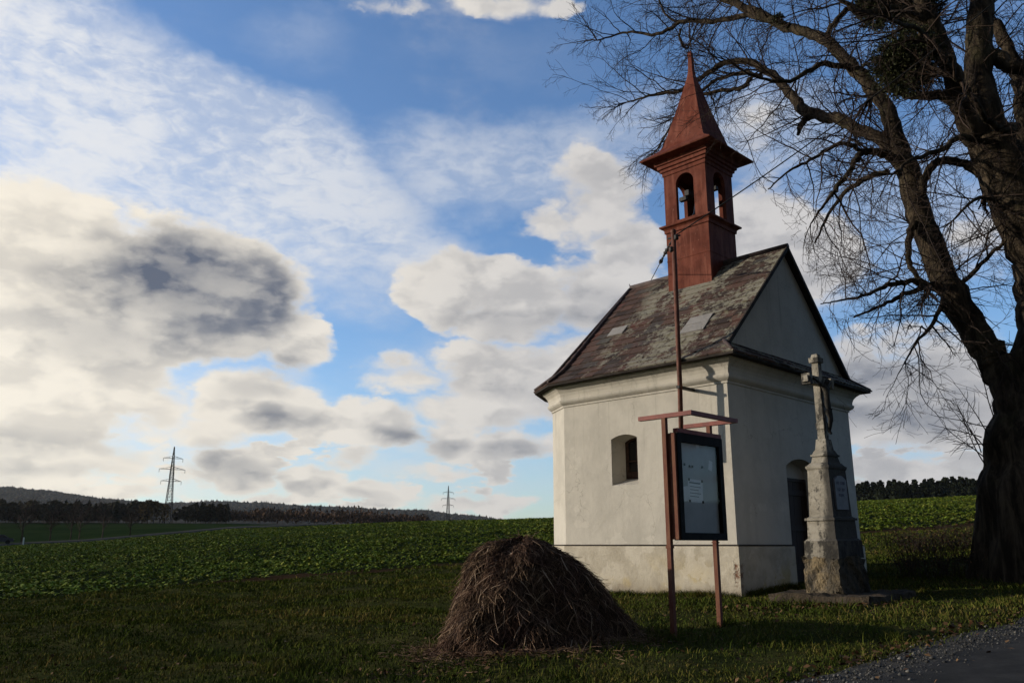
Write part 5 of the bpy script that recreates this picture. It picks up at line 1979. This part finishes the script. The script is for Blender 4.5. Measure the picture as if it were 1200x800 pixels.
g1 = 'trees of the wood beyond the far field on the left'
sp1 = [(random.uniform(-60, 168), random.uniform(395, 460), random.uniform(.66, .98)) for _ in range(150)]
sp1 += [(random.uniform(205, 268), random.uniform(395, 430), random.uniform(.65, .95)) for _ in range(24)]
row(far_tree('conifer', 1, 9.5, 5.0, 'conifer_tree', 'conifer'), sp1[::2], 'dark conifer in the wood edge below the left hills', 'tree', g1)
row(far_tree('broad', 2, 9, 6.5, 'woodland_tree', 'broadleaf'), sp1[1::2], 'dark round-headed tree in the wood edge below the left hills', 'tree', g1)
row(far_tree('birch', 3, 9.5, 4.2, 'birch_tree', 'birch'), [(166, 392, 1.0), (172, 388, 1.1), (179, 390, 1.05), (186, 392, .95), (192, 395, .9)], 'yellowish birch in the clump by the nearer pylon', 'tree', 'birch clump by the nearer pylon')
sp2 = [(px + random.uniform(-1.5, 1.5), random.uniform(325, 345), random.uniform(.65, .95)) for px in np.arange(1000, 1166, 4.2)]
sp2 += [(px + random.uniform(-1.5, 1.5), random.uniform(348, 360), random.uniform(.8, 1.15)) for px in np.arange(998, 1166, 6)]
sp2 += [(px + random.uniform(-2, 2), random.uniform(362, 385), random.uniform(1.0, 1.3)) for px in np.arange(999, 1166, 3.4)]
row(far_tree('conifer', 5, 8.0, 4.2, 'spruce_tree', 'conifer'), sp2, 'dark spruce in the forest edge between the chapel and the big tree', 'tree', 'spruces of the forest edge on the right')
row(far_tree('bare', 9, 7.5, 3, 'roadside_tree', 'twig'), [(27, 157, .95), (60, 158, .8), (84, 157, .9), (94, 158, .8), (121, 158, .85), (153, 159, .7)], 'slender bare young tree beside the far country road', 'tree', 'young bare trees along the far road')

# reddish scrub wood beyond the field, one far mass
vs, fs, rr, off = [], [], [], 0
for _ in range(260):
    px = random.uniform(255, 500)
    R0 = random.uniform(420, 520)
    k = 40
    d = ray(px, 612)
    a = math.atan2(d.x, d.y)
    cx, cy = R0 * math.sin(a), R0 * math.cos(a)
    hh = random.uniform(2.5, 6) * (1 if px < 440 else .7) * (.6 if px < 300 else 1)
    q = rng.normal(size=(k, 3)) * np.array([1.5, 1.5, hh * .28]) + np.array([cx, cy, h(cx, cy) + hh * .5 + 2.5])
    d1 = unit(rng.normal(size=(k, 3)) * np.array([.4, .4, 1]))
    d2 = unit(rng.normal(size=(k, 3)))
    s = rng.uniform(.5, 1.2, (k, 1))
    vs.append(np.stack([q - d1 * s, q + d2 * s * .6, q + d1 * s, q - d2 * s * .6], 1).reshape(-1, 3))
    fs.append(np.arange(k * 4).reshape(-1, 4) + off)
    rr.append(np.clip(rng.uniform(0, .6, k) + random.uniform(0, .4), 0, 1))
    off += k * 4
tag(array_mesh('scrub_wood', np.concatenate(vs), np.concatenate(fs), M_['scrub'], rnd=np.concatenate(rr)), 'band of reddish brown bare scrub beyond the field', 'wood', None, 'stuff')


# ------------------------------------------------------------------ pylons
def pylon(px, ytop, R0, label, thick):
    d = ray(px, 600)
    a = math.atan2(d.x, d.y)
    x, y = R0 * math.sin(a), R0 * math.cos(a)
    zb = h(x, y)
    dt = ray(px, ytop)
    zt = EYE + R0 * dt.z / math.hypot(dt.x, dt.y)
    Hh = zt - zb
    root = tag(empty('lattice_pylon', (x, y, zb), -a + .25), label, 'pylon', 'power line pylons crossing the far fields')
    def hw(t):
        return Hh * (.050 * (1 - t / .62) + .020 * (t / .62)) if t < .62 else Hh * (.020 * (1 - (t - .62) / .38) + .003)
    m = MB()
    lv = [0, .11, .21, .30, .38, .45, .51, .57, .62, .67, .72, .77, .82, .87, .93, 1.0]
    cor = lambda t: [Vector((sx * hw(t), sy * hw(t), t * Hh)) for sx, sy in ((-1, -1), (1, -1), (1, 1), (-1, 1))]
    for i in range(len(lv) - 1):
        c0, c1 = cor(lv[i]), cor(lv[i + 1])
        for k in range(4):
            m.tube([c0[k], c1[k]], .16 * thick, 4, False)
            m.tube([c0[k], c1[(k + 1) % 4]], .075 * thick, 3, False)
            m.tube([c0[(k + 1) % 4], c1[k]], .075 * thick, 3, False)
            m.tube([c1[k], c1[(k + 1) % 4]], .075 * thick, 3, False)
    m.build('lattice_mast', M_['steel'], root)
    for t, w in ((.545, .13), (.70, .165), (.845, .125)):
        q = MB()
        z = t * Hh
        for s in (-1, 1):
            tip_ = Vector((s * w * Hh, 0, z))
            for sy in (-1, 1):
                q.tube([Vector((s * hw(t), sy * hw(t), z)), tip_], .11 * thick, 4, False)
                q.tube([Vector((s * hw(t + .03), sy * hw(t + .03), z + .03 * Hh)), tip_], .09 * thick, 4, False)
            for f in (.35, .65):
                q.tube([Vector((s * (hw(t) + (w * Hh - hw(t)) * f), 0, z)), Vector((s * (hw(t) + (w * Hh - hw(t)) * f), 0, z + .03 * Hh * (1 - f)))], .07 * thick, 3, False)
            q.tube([tip_, tip_ - Vector((0, 0, .045 * Hh))], .11 * thick, 4)
        q.build('crossarm', M_['steel'], root)
    return root


pylon(197, 523, 440, 'taller near steel lattice pylon beside the birch clump', 1.0)
pylon(525, 569, 1250, 'smaller far steel lattice pylon above the hills', 2.0)

# ------------------------------------------------------------------ car and marker post on the far road
d = ray(-2, 628)
a = math.atan2(d.x, d.y)
Rc = 153.5
cxp, cyp = Rc * math.sin(a), Rc * math.cos(a)
car = tag(empty('parked_car', (cxp, cyp, h(cxp, cyp) + .52), -a), 'dark blue car on the far country road at the left edge', 'car')
prof = [(-2.1, .35), (-2.12, .75), (-1.95, .92), (-1.35, .98), (-.75, 1.42), (.75, 1.45), (1.45, .98), (2.05, .88), (2.12, .6), (2.1, .35)]
m = MB()
for y0, y1, ins_ in ((-.85, .85, 0),):
    k = len(prof)
    vs = []
    for s, w in ((-1, .85), (1, .85)):
        for x, z in prof:
            wi_ = .85 - (.16 if z > 1.1 else 0)
            vs.append((x, s * wi_, z))
    fs = [(i, (i + 1) % k, k + (i + 1) % k, k + i) for i in range(k)] + [tuple(range(k)), tuple(range(k, 2 * k))[::-1]]
    m.add(vs, fs)
m.build('body', M_['car_paint'], car)
for s in (-1, 1):
    q = MB()
    w = .80
    q.add([(-1.18, s * .875, 1.0), (1.25, s * .875, 1.0), (.72, s * .715, 1.38), (-.68, s * .715, 1.36)], [(0, 1, 2, 3)])
    q.build('window', M_['dark_pane'], car)
    for x in (-1.3, 1.35):
        q = MB()
        q.tube([(x, s * .70, .32), (x, s * .87, .32)], .32, 14)
        wl_ = q.build('wheel', M_['rubber'], car)
        q = MB()
        q.tube([(x, s * .86, .32), (x, s * .885, .32)], .18, 10)
        q.build('rim', M_['steel'], wl_)
    q = MB()
    q.box((2.06, s * .72 - .12, .66), (2.13, s * .72 + .12, .80))
    q.build('headlight', M_['lamp_glass'], car)
d = ray(27, 636)
a = math.atan2(d.x, d.y)
mk = MB()
x, y = 149.0 * math.sin(a), 149.0 * math.cos(a)
mk.taper(0, 0, 0, 1.15, .09, .06, .08, .05)
mk.taper(0, 0, 1.151, 1.22, .08, .05, .05, .02)
mo = mk.build('marker_post', M_['white_paint'])
mo.location = (x, y, h(x, y) + .1)
tag(mo, 'small white marker post at the edge of the far road', 'marker post')

# ------------------------------------------------------------------ the air
hm = MB()
hm.box((-4900, -4900, -12), (4900, 4900, 420))
hz_o = hm.build('haze', [], None)
vm = bpy.data.materials.new('haze')
vm.use_nodes = True
vm.node_tree.nodes.clear()
q = N(vm.node_tree)
vo = q.new('ShaderNodeOutputMaterial')
pv = q.new('ShaderNodeVolumePrincipled')
pv.inputs['Color'].default_value = (.86, .90, .96, 1)
pv.inputs['Density'].default_value = .000036
pv.inputs['Anisotropy'].default_value = .25
vm.node_tree.links.new(pv.outputs[0], vo.inputs['Volume'])
hz_o.data.materials.append(vm)
tag(hz_o, 'thin pale haze over the far hills', 'haze', None, 'stuff')
